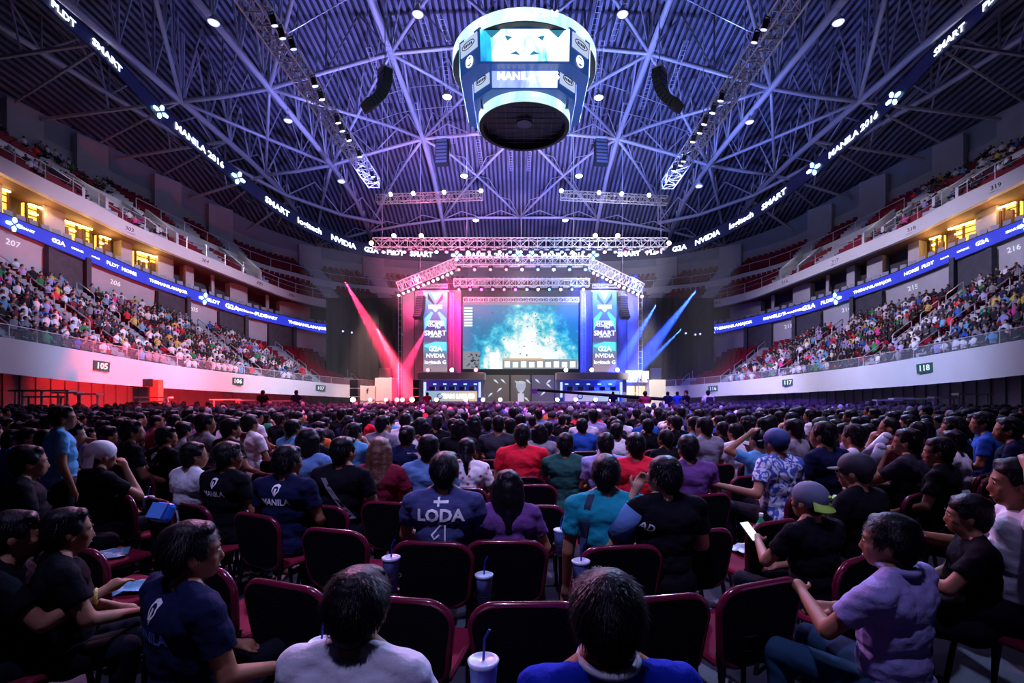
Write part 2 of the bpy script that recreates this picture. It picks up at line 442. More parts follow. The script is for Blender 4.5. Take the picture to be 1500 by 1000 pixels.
for sgn, side in ((-1, 'left'), (1, 'right')):
    def PXs(px): return px if sgn < 0 else 1524 - px
    for px in (-120, -10, 80, 186, 243, 278, 350, 432, 392, 312):
        wdt = {80: .55, 186: .35, 243: .55, 350: .7, 432: 1.3, 278: .3, 312: .12, 392: .12, -10: .4, -120: .5}[px]
        u = u_of_px(PXs(px), 10.8); b = MB(); zb = BP(u, 10.2, RIB_TOP).z; zt = BP(u, 9.2, UF_BOT).z
        quad_post(u, wdt, 10.8, 12.0 if wdt > .2 else 11.0, zb - .2, zt + .1, b); wi += 1
        tag(b.build('wall_suite_column_%d' % wi, M_LGREY), kind='structure')
    rooms = [(-60, 14), (36, 74), (88, 134), (142, 160), (196, 238)] if sgn < 0 else [(-70, 20), (30, 74), (88, 134), (142, 160)]
    for j, (p0, p1) in enumerate(rooms):
        u0, u1 = sorted((u_of_px(PXs(p0), 11.2), u_of_px(PXs(p1), 11.2)))
        um = (u0 + u1) / 2; zb = BP(um, 10.2, RIB_TOP).z + 0.0; zt = BP(um, 9.2, UF_BOT).z - 0.12
        # lit back panel with shelves = one window of the building
        b = MB(); hw = (u1 - u0) / 2
        quad_post(um, hw, 11.25, 11.5, zb, zt, b); w = b.build('window_%d' % (j + 1 + (10 if sgn > 0 else 0)), AMBER); tag(w, 'amber lit hospitality suite window on the %s side' % side, kind='structure')
        b = MB()
        for f in (0.04, 0.5, 0.96): quad_post(um + (f - .5) * 2 * hw, 0.04, 11.05, 11.23, zb, zt, b)
        for f in (0.55, 0.8): 
            quad_post(um, hw, 11.15, 11.23, zb + (zt - zb) * f, zb + (zt - zb) * f + .05, b)
        for q in range(6): quad_post(um + rnd.uniform(-.9, .9) * hw, rnd.uniform(.06, .15), 11.0, 11.2, zb, zb + rnd.uniform(.4, 1.4), b)
        b.build('window_mullion', M_CHAR, w)
        b = MB(); quad_post(um, hw * .9, 10.9, 11.02, zt - .14, zt - .04, b)
        quad_post(um - hw * .4, hw * .3, 11.02, 11.12, zb + (zt - zb) * .63, zb + (zt - zb) * .68, b)
        b.build('window_light_bar', AMBERB, w)
        c = Vector((*Qt(t_of_u(um), 10.4), zt - 0.4)); lamps.append(c)

# upper deck: two terraces, cross aisle, rear wall
def up_fn(k0, l0, dz0, k1, l1, dz1):
    def fn(u, s, z_s=None):
        t = t_of_u(u); x, y = Qt(t, k0 + (k1 - k0) * s); x0, y0 = Qt(t, k0); x1, y1 = Qt(t, k1)
        a = zc(x0, y0, l0) + dz0; b = zc(x1, y1, l1) + dz1
        return Vector((x, y, a + (b - a) * (s if z_s is None else z_s)))
    return fn
up1 = up_fn(9.6, UF_TOP, -0.3, 14.3, MID, -0.9)
up2 = up_fn(14.6, MID, -0.2, 20.0, TOP, -0.7)
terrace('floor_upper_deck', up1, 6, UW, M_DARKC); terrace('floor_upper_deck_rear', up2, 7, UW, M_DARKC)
o = MB()
L = [[BP(u, 14.5, MID, -1.2) for u in UW], [BP(u, 14.5, MID) for u in UW], [kz(u, 14.7, 14.5, MID) for u in UW], [kz(u, 14.7, 14.5, MID, -1.2) for u in UW]]
o.band(L); tag(o.build('wall_cross_aisle', M_WHITE), kind='structure')
o = MB()
L = [[BP(u, 20, TOP, -1.0) for u in UW], [BP(u, 20, TOP, 0.7) for u in UW], [BP(u, 20.3, TOP, 0.7) for u in UW], [BP(u, 20.3, TOP, -1.0) for u in UW]]
o.band(L); tag(o.build('wall_rear_dado', M_LGREY), kind='structure')
o = MB()
L = [[BP(u, 20.15, TOP, 0.6) for u in UW], [BP(u, 20.15, WTOP, 0.4) for u in UW], [BP(u, 20.5, WTOP, 0.4) for u in UW], [BP(u, 20.5, TOP, 0.6) for u in UW]]
o.band(L); tag(o.build('wall_rear_upper', mat('teal_grey_wall', (0.26, 0.30, 0.38), 0.7, noise_amt=.1, nscale=.5)), kind='structure')
# portal blocks with stairs cutting through the upper deck
pi_ = 0
for px in (30, 130, 242, 320, 452, 546, 628, 700):
    for P in (px, 1524 - px):
        pi_ += 1; u = u_of_px(P, 20); z0 = BP(u, 20, TOP).z; z1 = BP(u, 20, WTOP).z
        b = MB(); quad_post(u, .85, 19.3, 20.2, z0 - 1.5, z1 - .1, b)
        # stair ramp down the deck
        for i in range(14):
            s = i / 14; fn, s2 = (up2, (i - 6) / 8) if i >= 6 else (up1, i / 6)
            p0 = fn(u, max(0, s2)); 
            kk = (14.6 + 5.4 * s2) if i >= 6 else (9.6 + 4.7 * s2)
            quad_post(u, 0.62, kk, kk + .8, p0.z - .1, p0.z + .42, b)
        tag(b.build('wall_portal_%d' % pi_, M_LGREY), kind='structure')

for i, px in enumerate((108, 222, 352)):
    for P in (px, 1524 - px):
        u = u_of_px(P, 12); b = MB()
        for du in (-.7, .7):
            f0, f1 = up1(u, 0).z, up1(u, 1).z
            bq = [Vector((*Qt(t_of_u(u + du + e), k), 0)) for e, k in ((-.09, 9.7), (.09, 9.7), (.09, 14.4), (-.09, 14.4))]; zs = (f0, f0, f1, f1)
            b.hexa([p + Vector((0, 0, z)) for p, z in zip(bq, zs)], [p + Vector((0, 0, z + 1.15)) for p, z in zip(bq, zs)])
        tag(b.build('wall_stair_side_%d' % (2 * i + (1 if P == px else 2)), M_WHITE), kind='structure')
        lamps2.append(Vector((*Qt(t_of_u(u), 10.6), up1(u, .3).z + 2.6)))
# ---------------------------------------------------------------- roof
def r_se(x, y, k):
    return (abs(x / (A0 + k)) ** N_SE + abs((y - YC) / (B0 + k)) ** N_SE) ** (1 / N_SE)
_zcache = {}
def z_edge(x, y):
    a = math.atan2(y - YC, x)
    a = round(a, 2)
    if a not in _zcache:
        c, s = math.cos(a), math.sin(a); r = 1 / ((abs(c) / (A0 + 20.4)) ** N_SE + (abs(s) / (B0 + 20.4)) ** N_SE) ** (1 / N_SE)
        X, Y = c * r, YC + s * r
        _zcache[a] = zc(X, max(Y, 10), WTOP) + .3 if Y > 10 else 24.3
    return _zcache[a]
ZC = 31.5
def roof_z(x, y):
    r = min(1.0, r_se(x, y, 20.4)); ze = z_edge(x, y)
    return ze + (ZC - ze) * (1 - r ** 3.2)
b = MB(); pitch = 0.5; nrib = int(41 / pitch)
prof = [(0.0, 0.0), (0.20, 0.0), (0.22, 0.2), (0.38, 0.2), (0.40, 0.0)]
xs = []
for i in range(-nrib, nrib):
    for dx, dz in prof[:-1]: xs.append((i * pitch + dx * pitch / 0.4, dz))
for ix_, ((xa, za), (xb, zb_)) in enumerate(zip(xs[:-1], xs[1:])):
    ye = YC + (B0 + 20.4) * max(0.0, 1 - abs(xa / (A0 + 20.4)) ** N_SE) ** (1 / N_SE)
    if ye < 9: continue
    ys = span(-4, ye, 3.5)
    b.strip([Vector((xa, y, roof_z(xa, y) + za)) for y in ys], [Vector((xb, y, roof_z(xb, y) + zb_)) for y in ys], mi=0 if ix_ % 4 == 0 else 1)
tag(b.build('ceiling', [M_DECK, mat('deck_groove_dark', (.035, .035, .06), .8)]), kind='structure')

# trusses
def chord_z(x, y):
    ax = abs(x)
    base = interp([(0, 28.6), (10, 27.9), (19.4, 25.2), (26.2, 24.2), (34, 23.8)], ax)
    drop = max(0.0, (y - 46) / 22) ** 2 * 2.6
    return min(base - drop, roof_z(x, y) - 0.9)
def NP(x, y): return Vector((x, y, chord_z(x, y)))
def truss(name, lab, pts, r, web=True, seg=3, grp=None):
    root = MB().path(pts, r, n=8)
    o = root.build(name, M_STEEL, smooth=True); tag(o, lab, 'roof truss', grp)
    if web:
        w = MB()
        for a, c in zip(pts[:-1], pts[1:]):
            L = (c - a).length; n = max(1, int(L / seg))
            for i in range(n + 1):
                p = a.lerp(c, i / n); tp = Vector((p.x, p.y, roof_z(p.x, p.y)))
                w.tube(p, tp, r * .42, n=5, cap=False)
                if i < n:
                    q = a.lerp(c, (i + 1) / n); m_ = p.lerp(q, .5); tm = Vector((m_.x, m_.y, roof_z(m_.x, m_.y)))
                    w.tube(p, tm, r * .36, n=5, cap=False); w.tube(q, tm, r * .36, n=5, cap=False)
        w.build('web_lattice', M_STEEL, o)
    return o
YN = [12, 25, 38, 50.6, 63]
names = {0: 'over the middle of the hall', 10: 'inner', 19.4: 'middle', 26.2: 'outer'}
for X in (-26.2, -19.4, -10, 10, 19.4, 26.2):
    s = 'left' if X < 0 else 'right'
    ymax = {10: 68, 19.4: 64, 26.2: 60}[abs(X)]
    pts = [NP(X, y) for y in span(4, ymax, 6)]
    truss('roof_truss', '%s longitudinal pipe truss running under the ribbed roof on the %s' % (names[abs(X)], s), pts, 0.24)
ordn = {12: 'overhead behind the scoreboard, at the top edge of the photo', 25: 'crossing just in front of the hanging scoreboard', 38: 'crossing just beyond the scoreboard', 50.6: 'crossing above the stage rig', 63: 'last one before the far end wall'}
for Y in YN:
    pts = [NP(x, Y) for x in ([-26.2, -23, -19.4, -15, -10, -5, 0, 5, 10, 15, 19.4, 23, 26.2])]
    truss('cross_truss', 'bowed transverse pipe truss ' + ordn[Y], pts, 0.17)
for X0, X1 in ((-10, 0), (10, 0), (-19.4, -10), (19.4, 10), (-26.2, -19.4), (26.2, 19.4)):
    for i in range(len(YN) - 1):
        ya, yb = YN[i], YN[i + 1]; s = 'left' if X0 < 0 else 'right'
        ring = {10: 'innermost', 19.4: 'middle', 26.2: 'outer'}[abs(X0)]
        a, c = NP(X0, ya), NP(X1, yb)
        if i % 2: a, c = NP(X1, ya), NP(X0, yb)
        pts = [a.lerp(c, f) for f in (0, .25, .5, .75, 1)]
        pts = [Vector((p.x, p.y, chord_z(p.x, p.y))) for p in pts]
        truss('diagonal_brace', 'diagonal roof brace in the %s bay on the %s, %s' % (ring, s, ['nearest the camera', 'beside the scoreboard', 'beyond the scoreboard', 'over the stage'][i]), pts, 0.14, seg=4)
        a, c = NP(X1, ya), NP(X0, yb)
        if i % 2: a, c = NP(X0, ya), NP(X1, yb)
        if abs(X0) < 15 or i == 2:
            truss('diagonal_brace', 'crossing diagonal roof brace in the %s bay on the %s, %s' % (ring, s, ['nearest the camera', 'beside the scoreboard', 'beyond the scoreboard', 'over the stage'][i]), [Vector((q.x, q.y, chord_z(q.x, q.y) - .02)) for q in (a.lerp(c, f) for f in (0, .25, .5, .75, 1))], 0.12, seg=4)
# outer raking struts to the bowl wall
for sgn, side in ((-1, 'left'), (1, 'right')):
    for i, y in enumerate((18, 25, 31.5, 38, 44, 50.6, 56)):
        a = NP(sgn * 26.2, y); xo = (A0 + 19) * max(0, 1 - abs((y - YC) / (B0 + 19)) ** N_SE) ** (1 / N_SE)
        c = Vector((sgn * xo, y + 2, roof_z(sgn * xo, y + 2) - 1.6)); m_ = Vector((sgn * (26.2 + (xo - 26.2) * .4), y, roof_z(sgn * 30, y)))
        b = MB().tube(a, c, .14, n=6); b.tube(a + Vector((0, 0, 0)), c + Vector((0, 5, .4)), .1, n=5); b.tube(a.lerp(c, .5), Vector((a.lerp(c, .5).x, y, roof_z(a.lerp(c, .5).x, y))), .07)
        tag(b.build('raking_strut', M_STEEL), 'forked strut bracing the outer roof truss over the %s stand, %s' % (side, ['nearest the camera', 'second from the camera', 'third from the camera', 'middle one', 'third from the stage', 'second from the end', 'farthest'][i]), 'steel strut')
# outermost tie chord along the stands
for sgn, side in ((-1, 'left'), (1, 'right')):
    pts = []
    for px in (-200, -60, 60, 160, 240, 330, 420, 500, 560):
        P = px if sgn < 0 else 1524 - px; u = u_of_px(P, 13); x, y = Qt(t_of_u(u), 13); pts.append(Vector((x, y, roof_z(x, y) - 2.6)))
    truss('edge_truss', 'outermost curved pipe truss hanging over the %s upper stand' % side, pts, .2, seg=4)

# upper LED ring
RT = [(x, y - (17 - 7 * min(1, max(0, x) / 560)) / 1) for x, y in RING]; RBm = [(x, y + (13 - 4 * min(1, max(0, x) / 560)) / 1) for x, y in RING]
U = us(-U_MAX * .93, U_MAX * .93, 0.8)
ring = led_band('led_ring', 'thin black LED ring hanging below the roof with glowing white sponsor words', 'led board', U, 6, RT, RBm, M_LEDB, None)
seq = ['*', 'MANILA 2016', '*', 0, 'SMART', 'PLDT', 'G2A', 'NVIDIA', 'logitech', 'SMART', 0]
Lw = {'*': 1.5, 'MANILA 2016': 4.6, 0: 1.4, 'SMART': 2.6, 'PLDT': 2.4, 'G2A': 2.2, 'NVIDIA': 3.0, 'logitech': 3.2}
u = -4.6; items = []
def run(u0, direction):
    u = u0; i = 0
    while abs(u) < U_MAX * .9 and len(items) < 140:
        w = seq[i % len(seq)]; L = Lw[w] * 1.05
        if w: items.append((u + direction * L / 2, w))
        u += direction * L; i += 1
run(0.5, 1)
it_r = list(items); items = []
run(0.5, -1)
def fix(w): return w
for uu, w in it_r + items:
    hgt = (BP(uu, 6, RT) - BP(uu, 6, RBm)).length
    place_text(ring, w, uu, 6, RT, RBm, hgt * (.52 if w != '*' else .68), M_LEDW if w != '*' else M_LEDCY, off=.36 if len(str(w)) > 8 else .22, bold=.03)
# hanging cables under the ring
b = MB()
for off in (0.0, .35):
    b.path([BP(uu, 6.6, RBm, -.35 - off - .12 * math.sin(uu * 1.3 + off * 9)) for uu in us(-U_MAX * .9, U_MAX * .9, 1.2)], .025, n=4)
tag(b.build('sagging_cable', mat('grey_cable', (.25, .25, .3), .6)), 'pair of thin grey cables sagging along the underside of the LED ring', 'cable')

# rail on top of the fascia: glass + posts
for sgn, side in ((-1, 'left'), (1, 'right')):
    e = u_of_px(548 if sgn < 0 else 1524 - 556, 0); U = us(sgn * U_MAX, e, 1.6)
    b = MB().path([BP(u, .2, FAS_TOP, .55) for u in U], .025, n=5)
    r = b.build('guard_rail', M_ALU); tag(r, 'low guard rail with glass panels on top of the %s lower fascia' % side, 'railing')
    g = MB(); g.band([[BP(u, .2, FAS_TOP, .02) for u in U], [BP(u, .2, FAS_TOP, .5) for u in U]], closed=False); g.build('glass_panel', M_GLASS, r)
    p = MB()
    for u in U[::2]: a = BP(u, .2, FAS_TOP); p.tube(a, a + Vector((0, 0, .55)), .02)
    p.build('rail_frame', M_ALU, r)
    # suite level balcony: small seats and rail
    U2 = us(sgn * U_MAX, u_of_px(484 if sgn < 0 else 1040, 9), 1.5)
    b = MB().path([BP(u, 9.3, UF_TOP, .95) for u in U2], .03, n=5)
    r = b.build('guard_rail', M_ALU); tag(r, 'thin steel guard rail on the white upper fascia of the %s side' % side, 'railing')
    p = MB()
    for u in U2: a = BP(u, 9.3, UF_TOP); p.tube(a, a + Vector((0, 0, .95)), .03)
    p.path([BP(u, 9.3, UF_TOP, .5) for u in U2], .015, n=4)
    p.build('rail_frame', M_ALU, r)
U2 = us(u_of_px(200, 14.5), u_of_px(1324, 14.5), 1.6)
b = MB().path([BP(u, 14.55, MID, .9) for u in U2], .035, n=5); r = b.build('guard_rail', M_ALU); tag(r, 'long thin rail along the white cross aisle wall of the upper deck', 'railing')
p = MB()
for u in U2: a = BP(u, 14.55, MID); p.tube(a, a + Vector((0, 0, .9)), .03)
p.build('rail_frame', M_ALU, r)

# section signs on the fascia
for px, s, sc in ((147, '105', 1), (347, '106', 1), (469, '107', 1), (1356, '118', 1), (1155, '117', 1), (1045, '116', 1)):
    u = u_of_px(px, 0); b = MB(); q = 0
    pa, rot = surf_frame(u, 0, FAS_TOP, .06); pb, _ = surf_frame(u, 0, FAS_BOT, .06)
    c = pa.lerp(pb, .42); r = empty('section_sign', c, 0, 'dark green sign reading %s on the %s lower fascia, %s' % (s, 'left' if px < CX else 'right', {'105': 'nearest in view', '106': 'middle one', '107': 'smallest, nearest the stage', '118': 'nearest in view', '117': 'middle one', '116': 'smallest, nearest the stage'}[s]), 'sign')
    r.rotation_euler = rot.to_euler()
    MB().box((0, 0, 0), (.86, .5, .06)).build('sign_panel', M_GREEN, r)
    text_mesh(s, .42, M_SIGNW, 'lettering', r, (0, 0, .04), bold=.015)
# small grey numbers on mid wall
for px, s in ((18, '207'), (168, '206'), (283, '205'), (356, '204'), (1486, '216'), (1338, '215'), (1240, '214'), (1155, '213')):
    u = u_of_px(px, 10.2); pa, rot = surf_frame(u, 10.2, RIB_BOT, .05)
    r = empty('section_number', pa + Vector((0, 0, -.75)), 0, 'pale number %s on the grey wall under the %s ribbon board, %s' % (s, 'left' if px < CX else 'right', {0: 'largest, nearest the edge', 1: 'next after the largest', 2: 'third from the edge', 3: 'smallest, nearest the stage'}[min(3, int((min(px, 1500 - px)) / 100 if min(px, 1500 - px) < 300 else 3))]), 'sign'); r.rotation_euler = rot.to_euler()
    text_mesh(s, .5, M_SIGNW, 'lettering', r, (0, 0, 0))
for px, s in ((189, '303'), (380, '305'), (427, '306'), (300, '304'), (1224, '317'), (1336, '318'), (1460, '319'), (1150, '316'), (1052, '315')):
    u = u_of_px(px, 9.2); pa, rot = surf_frame(u, 9.2, UF_TOP, .05); pb, _ = surf_frame(u, 9.2, UF_BOT, .05)
    r = empty('section_number', pa.lerp(pb, .5), 0, 'small dark number %s on the %s upper fascia, %s' % (s, 'left' if px < CX else 'right', {'303': 'nearest in view', '304': 'second along', '305': 'third along', '306': 'nearest the stage', '319': 'nearest the edge', '318': 'second from the edge', '317': 'third from the edge', '316': 'fourth from the edge', '315': 'nearest the stage'}[s]), 'sign'); r.rotation_euler = rot.to_euler()
    MB().box((0, 0, -.0), (.9, .46, .04)).build('sign_panel', M_WHITE, r)
    text_mesh(s, .4, M_BLACK, 'lettering', r, (0, 0, .03))
# dark vomitory openings in mid wall
for i, px in enumerate((97, 252, 340, 412)):
    for P in (px, 1524 - px):
        u = u_of_px(P, 10.15); z0 = BP(u, 10.2, LOW_TOP).z - 1.0; z1 = BP(u, 10.2, RIB_BOT).z - .05; b = MB()
        for sg in (-1, 1): quad_post(u + sg * 1.05, .14, 9.7, 10.25, z0, z1, b)
        quad_post(u, .9, 10.05, 10.3, z0, z1, b)
        d = b.build('door_%d' % (i * 2 + (1 if P == px else 2)), [M_DARKC]); tag(d, kind='structure')
# aisle handrails in lower stand
for sgn, side in ((-1, 'left'), (1, 'right')):
    for n_, px in enumerate((20, 190, 263, 385, 470, 526)):
        u = u_of_px(px if sgn < 0 else 1524 - px, .5); b = MB()
        for s0 in (.02, .27, .52, .76):
            a = low_pt(u, s0); c = low_pt(u, s0 + .17); up = Vector((0, 0, .95))
            b.path([a, a + up * .9, a.lerp(c, .05) + up, c.lerp(a, .05) + up, c + up * .9, c], .03, n=5); b.path([a + up * .55, c + up * .55], .02, n=5)
        tag(b.build('aisle_handrail', M_ALU), 'stepped handrail up an aisle of the %s lower stand, %s' % (side, ['nearest the camera', 'second aisle', 'third aisle', 'mid stand aisle', 'second from the stage', 'nearest the stage'][n_]), 'handrail')
        b = MB()
        for i in range(NR * 2):
            s = i / (NR * 2); p0 = low_pt(u - .5, s); p1 = low_pt(u + .5, s); p2 = low_pt(u + .5, s + .5 / NR); p3 = low_pt(u - .5, s + .5 / NR)
            zt = p0.z + .3
            b.hexa([Vector((p.x, p.y, p0.z - .2)) for p in (p0, p1, p2, p3)], [Vector((p.x, p.y, zt)) for p in (p0, p1, p2, p3)])
        tag(b.build('trim_aisle_steps_%d' % (n_ + 1 + (6 if sgn > 0 else 0)), M_LGREY if px > 500 else M_CONC), kind='structure')
# ---------------------------------------------------------------- box trusses, fixtures
M_TRUSS = mat('aluminium_truss', (0.75, 0.74, 0.8), 0.35, 0.35)
M_FIX = mat('fixture_black', (0.03, 0.03, 0.045), 0.4)
def box_truss_mb(p0, p1, w=.5, h=.5, r=.035, step=.6, up=Vector((0, 0, 1))):
    b = MB(); p0 = Vector(p0); p1 = Vector(p1); d = (p1 - p0).normalized(); sd = d.cross(up).normalized(); u = sd.cross(d).normalized()
    c = [(-w / 2, -h / 2), (w / 2, -h / 2), (w / 2, h / 2), (-w / 2, h / 2)]
    for x, z in c: b.tube(p0 + sd * x + u * z, p1 + sd * x + u * z, r, n=5)
    L = (p1 - p0).length; n = max(1, int(round(L / step)))
    for i in range(n + 1):
        q = p0.lerp(p1, i / n)
        for j in range(4):
            (xa, za), (xb, zb) = c[j], c[(j + 1) % 4]
            b.tube(q + sd * xa + u * za, q + sd * xb + u * zb, r * .7, n=4, cap=False)
            if i < n:
                q2 = p0.lerp(p1, (i + 1) / n); a, e = ((xa, za), (xb, zb)) if i % 2 else ((xb, zb), (xa, za))
                b.tube(q + sd * a[0] + u * a[1], q2 + sd * e[0] + u * e[1], r * .6, n=4, cap=False)
    return b
def box_truss(p0, p1, lab, m=None, **k):
    o = box_truss_mb(p0, p1, **k).build('box_truss', m or M_TRUSS); return tag(o, lab, 'truss')
GL = {}
def glowm(col, s):
    k = 'lens_%d_%d_%d_%d' % (*[int(c * 99) for c in col], int(s * 10))
    return glow(k, col, s)
_protos = {}
def fixture(kind, loc, tgt, lab, lens, grp=None, scale=1.0):
    """moving head / par can / dome lamp; local -Z is the beam"""
    if kind not in _protos:
        if kind == 'moving_head_light':
            base = MB().box((0, 0, .30), (.34, .22, .12)).build('moving_head_light', M_FIX)
            y = MB().box((-.18, 0, .12), (.05, .14, .3)).box((.18, 0, .12), (.05, .14, .3)).build('yoke', M_FIX, base)
            hd = MB().lathe([(.06, .12), (.12, .10), (.14, .0), (.15, -.18), (.13, -.2)], 12, cap=True).build('head', M_FIX, base, smooth=True)
            ln = MB().lathe([(.125, -.19), (.115, -.225), (.06, -.245), (.001, -.25)], 12).build('lens', M_LEDW, base)
        elif kind == 'par_light':
            base = MB().lathe([(.05, .16), (.10, .14), (.11, -.1), (.12, -.14)], 12, cap=True).build('par_light', M_FIX, smooth=True)
            MB().box((0, 0, .22), (.24, .03, .03)).box((-.12, 0, .1), (.02, .03, .26)).box((.12, 0, .1), (.02, .03, .26)).build('yoke', M_FIX, base)
            ln = MB().lathe([(.11, -.135), (.10, -.165), (.001, -.18)], 12).build('lens', M_LEDW, base)
        elif kind == 'high_bay_light':
            base = MB().lathe([(.04, .5), (.1, .46), (.13, .3), (.3, .1), (.36, -.05), (.34, -.06)], 16, cap=False).build('high_bay_light', M_ALU, smooth=True)
            MB().tube((0, 0, .48), (0, 0, 1.0), .02).build('stem', M_STEEL, base)
            ln = MB().lathe([(.32, -.03), (.26, -.12), (.1, -.17), (.001, -.18)], 16).build('lens', M_LEDW, base)
        for x in list(base.children):
            if x.data.materials and x.name.startswith('lens'):
                x.material_slots[0].link = 'OBJECT'
        _protos[kind] = base; o = base; first = True
    else:
        o = copy_tree(_protos[kind])
    for x in o.children:
        if x.name.startswith('lens'): x.material_slots[0].material = lens
    o.location = loc; o.scale = (scale,) * 3
    if tgt is not None: o.rotation_euler = (Vector(tgt) - Vector(loc)).to_track_quat('-Z', 'Y').to_euler()
    cat = {'moving_head_light': 'stage light', 'par_light': 'stage light', 'high_bay_light': 'ceiling light'}[kind]
    tag(o, lab, cat, grp)
    return o
MAG = (1.0, .06, .30); RED = (1.0, .08, .10); BLU = (.08, .16, 1.0); WHT = (.85, .88, 1.0); WRM = (1.0, .62, .35); PNK = (1, .55, .75)
L_ = {n: glowm(c, s) for n, c, s in (('mag', MAG, 14), ('red', RED, 12), ('blu', BLU, 14), ('wht', WHT, 16), ('wrm', WRM, 26), ('pnk', PNK, 14), ('dim', (.4, .4, .9), 2.5))}

# T1 long upper truss
Y1 = 41.0
a, c = at(548, 357, Y1), at(976, 357, Y1)
box_truss(a, c, 'longest box truss spanning high above the stage front', w=.8, h=.75, r=.05, step=.72)
for i, (px, m) in enumerate(((544, 'wrm'), (617, 'wrm'), (577, 'pnk'), (872, 'wrm'), (905, 'wrm'), (980, 'wrm'))):
    fixture('par_light', at(px, 345 if i not in (0, 5) else 356, Y1 - .3), at(px, 360, Y1 - 30), 'glaring warm lamp sitting on top of the longest truss, %s' % ['at its left tip', 'second pair from the left', 'beside the left tip', 'second pair from the right', 'over the right banner', 'at its right tip'][i], L_[m], scale=1.6)
G1 = 'moving lights under the longest truss'
for i in range(27):
    px = 562 + i * 15.4
    col = 'pnk' if i < 3 else ('mag' if i < 12 else ('wht' if i in (13, 18, 24) else 'blu')); col = {5: 'wht', 8: 'pnk', 11: 'pnk', 21: 'pnk', 25: 'pnk', 23: 'mag', 26: 'mag'}.get(i, col)
    nm = {'pnk': 'pink', 'mag': 'magenta', 'wht': 'white', 'blu': 'blue'}[col]
    fixture('moving_head_light', at(px, 366, Y1 + (i % 2) * .3), at(px + rnd.uniform(-60, 60), 640, Y1 - 8), '%s moving light hanging under the longest truss' % nm, L_[col], G1 + ', ' + nm, 1.15)
# T2 trapezoid truss
Y2 = 42.0
a, c = at(668, 383, Y2), at(864, 383, Y2)
box_truss(a, c, 'front box truss of the trapezoid rig above the screen', w=.7, h=.7, r=.045, step=.62)
l0, l1 = at(584, 422, Y2 + .2), at(668, 387, Y2 + .9); r0, r1 = at(940, 424, Y2 + .2), at(864, 387, Y2 + .9)
box_truss(l0, l1, 'slanting left wing truss of the trapezoid rig', w=1.1, h=.8, r=.055, step=.34)
box_truss(r1, r0, 'slanting right wing truss of the trapezoid rig', w=1.1, h=.8, r=.055, step=.34)
for s, (p, q), nm in ((0, (l0, l1), 'left'), (1, (r0, r1), 'right')):
    for i in range(12):
        x = p.lerp(q, (i + .3) / 12) + Vector((0, -.3, -.62))
        fixture('moving_head_light', x, x + Vector((rnd.uniform(-2, 2), -6, -5)), 'pale pink moving light packed under the slanting %s wing truss' % nm, L_['pnk'] if i not in (0, 1) or s == 0 else L_['wrm'], 'lights under the %s wing truss' % nm, .95)
for i in range(9):
    px = 672 + i * 23.2; col = 'red' if i < 5 else 'blu'
    col = {1: 'mag', 4: 'pnk', 6: 'wht', 8: 'blu'}.get(i, col)
    nm = {'pnk': 'pink', 'mag': 'magenta', 'wht': 'white', 'blu': 'blue', 'red': 'red'}[col]
    fixture('moving_head_light', at(px, 393, Y2), at(px, 640, Y2 - 14), '%s moving light under the front truss of the trapezoid rig' % nm, L_[col], 'lights under the trapezoid front truss, ' + nm, 1.0)
# T3
Y3 = 43.2
box_truss(at(665, 414, Y3), at(863, 414, Y3), 'lower box truss just above the main screen', w=.6, h=.62, r=.042, step=.55)
for i in range(12):
    px = 672 + i * 16.6; col = 'mag' if i < 6 else 'wht' if i % 2 else 'blu'; nm = {'mag': 'magenta', 'wht': 'white', 'blu': 'blue'}[col]
    fixture('moving_head_light', at(px, 422.5, Y3), at(px, 640, Y3 - 14), '%s moving light under the lower truss above the screen' % nm, L_[col], 'lights under the lower truss, ' + nm, .9)
for px in (560, 684, 764, 840, 968):
    b = MB().path([at(px, 350, Y1), at(px, 250, Y1), (at(px, 250, Y1).x, Y1, roof_z(at(px, 250, Y1).x, Y1))], .03, n=5)
    tag(b.build('hanging_chain', M_STEEL), 'thin chain hanging the longest truss from the roof, ' + {560: 'at its left end', 684: 'left of the scoreboard', 764: 'at its middle', 840: 'right of the scoreboard', 968: 'at its right end'}[px], 'chain')
for px, lab in ((586, 'left'), (938, 'right')):
    b = MB()
    for dx in (-.15, .15): b.tube(at(px, 422, Y2) + Vector((dx, 0, 0)), Vector((at(px, 422, Y2).x + dx, Y2, 0)), .025)
    for z in range(1, 20): b.tube(Vector((at(px, 0, Y2).x - .15, Y2, z * .52)), Vector((at(px, 0, Y2).x + .15, Y2, z * .52)), .015, n=4)
    tag(b.build('rope_ladder', M_ALU), 'narrow ladder hanging below the %s end of the wing truss' % lab, 'ladder')

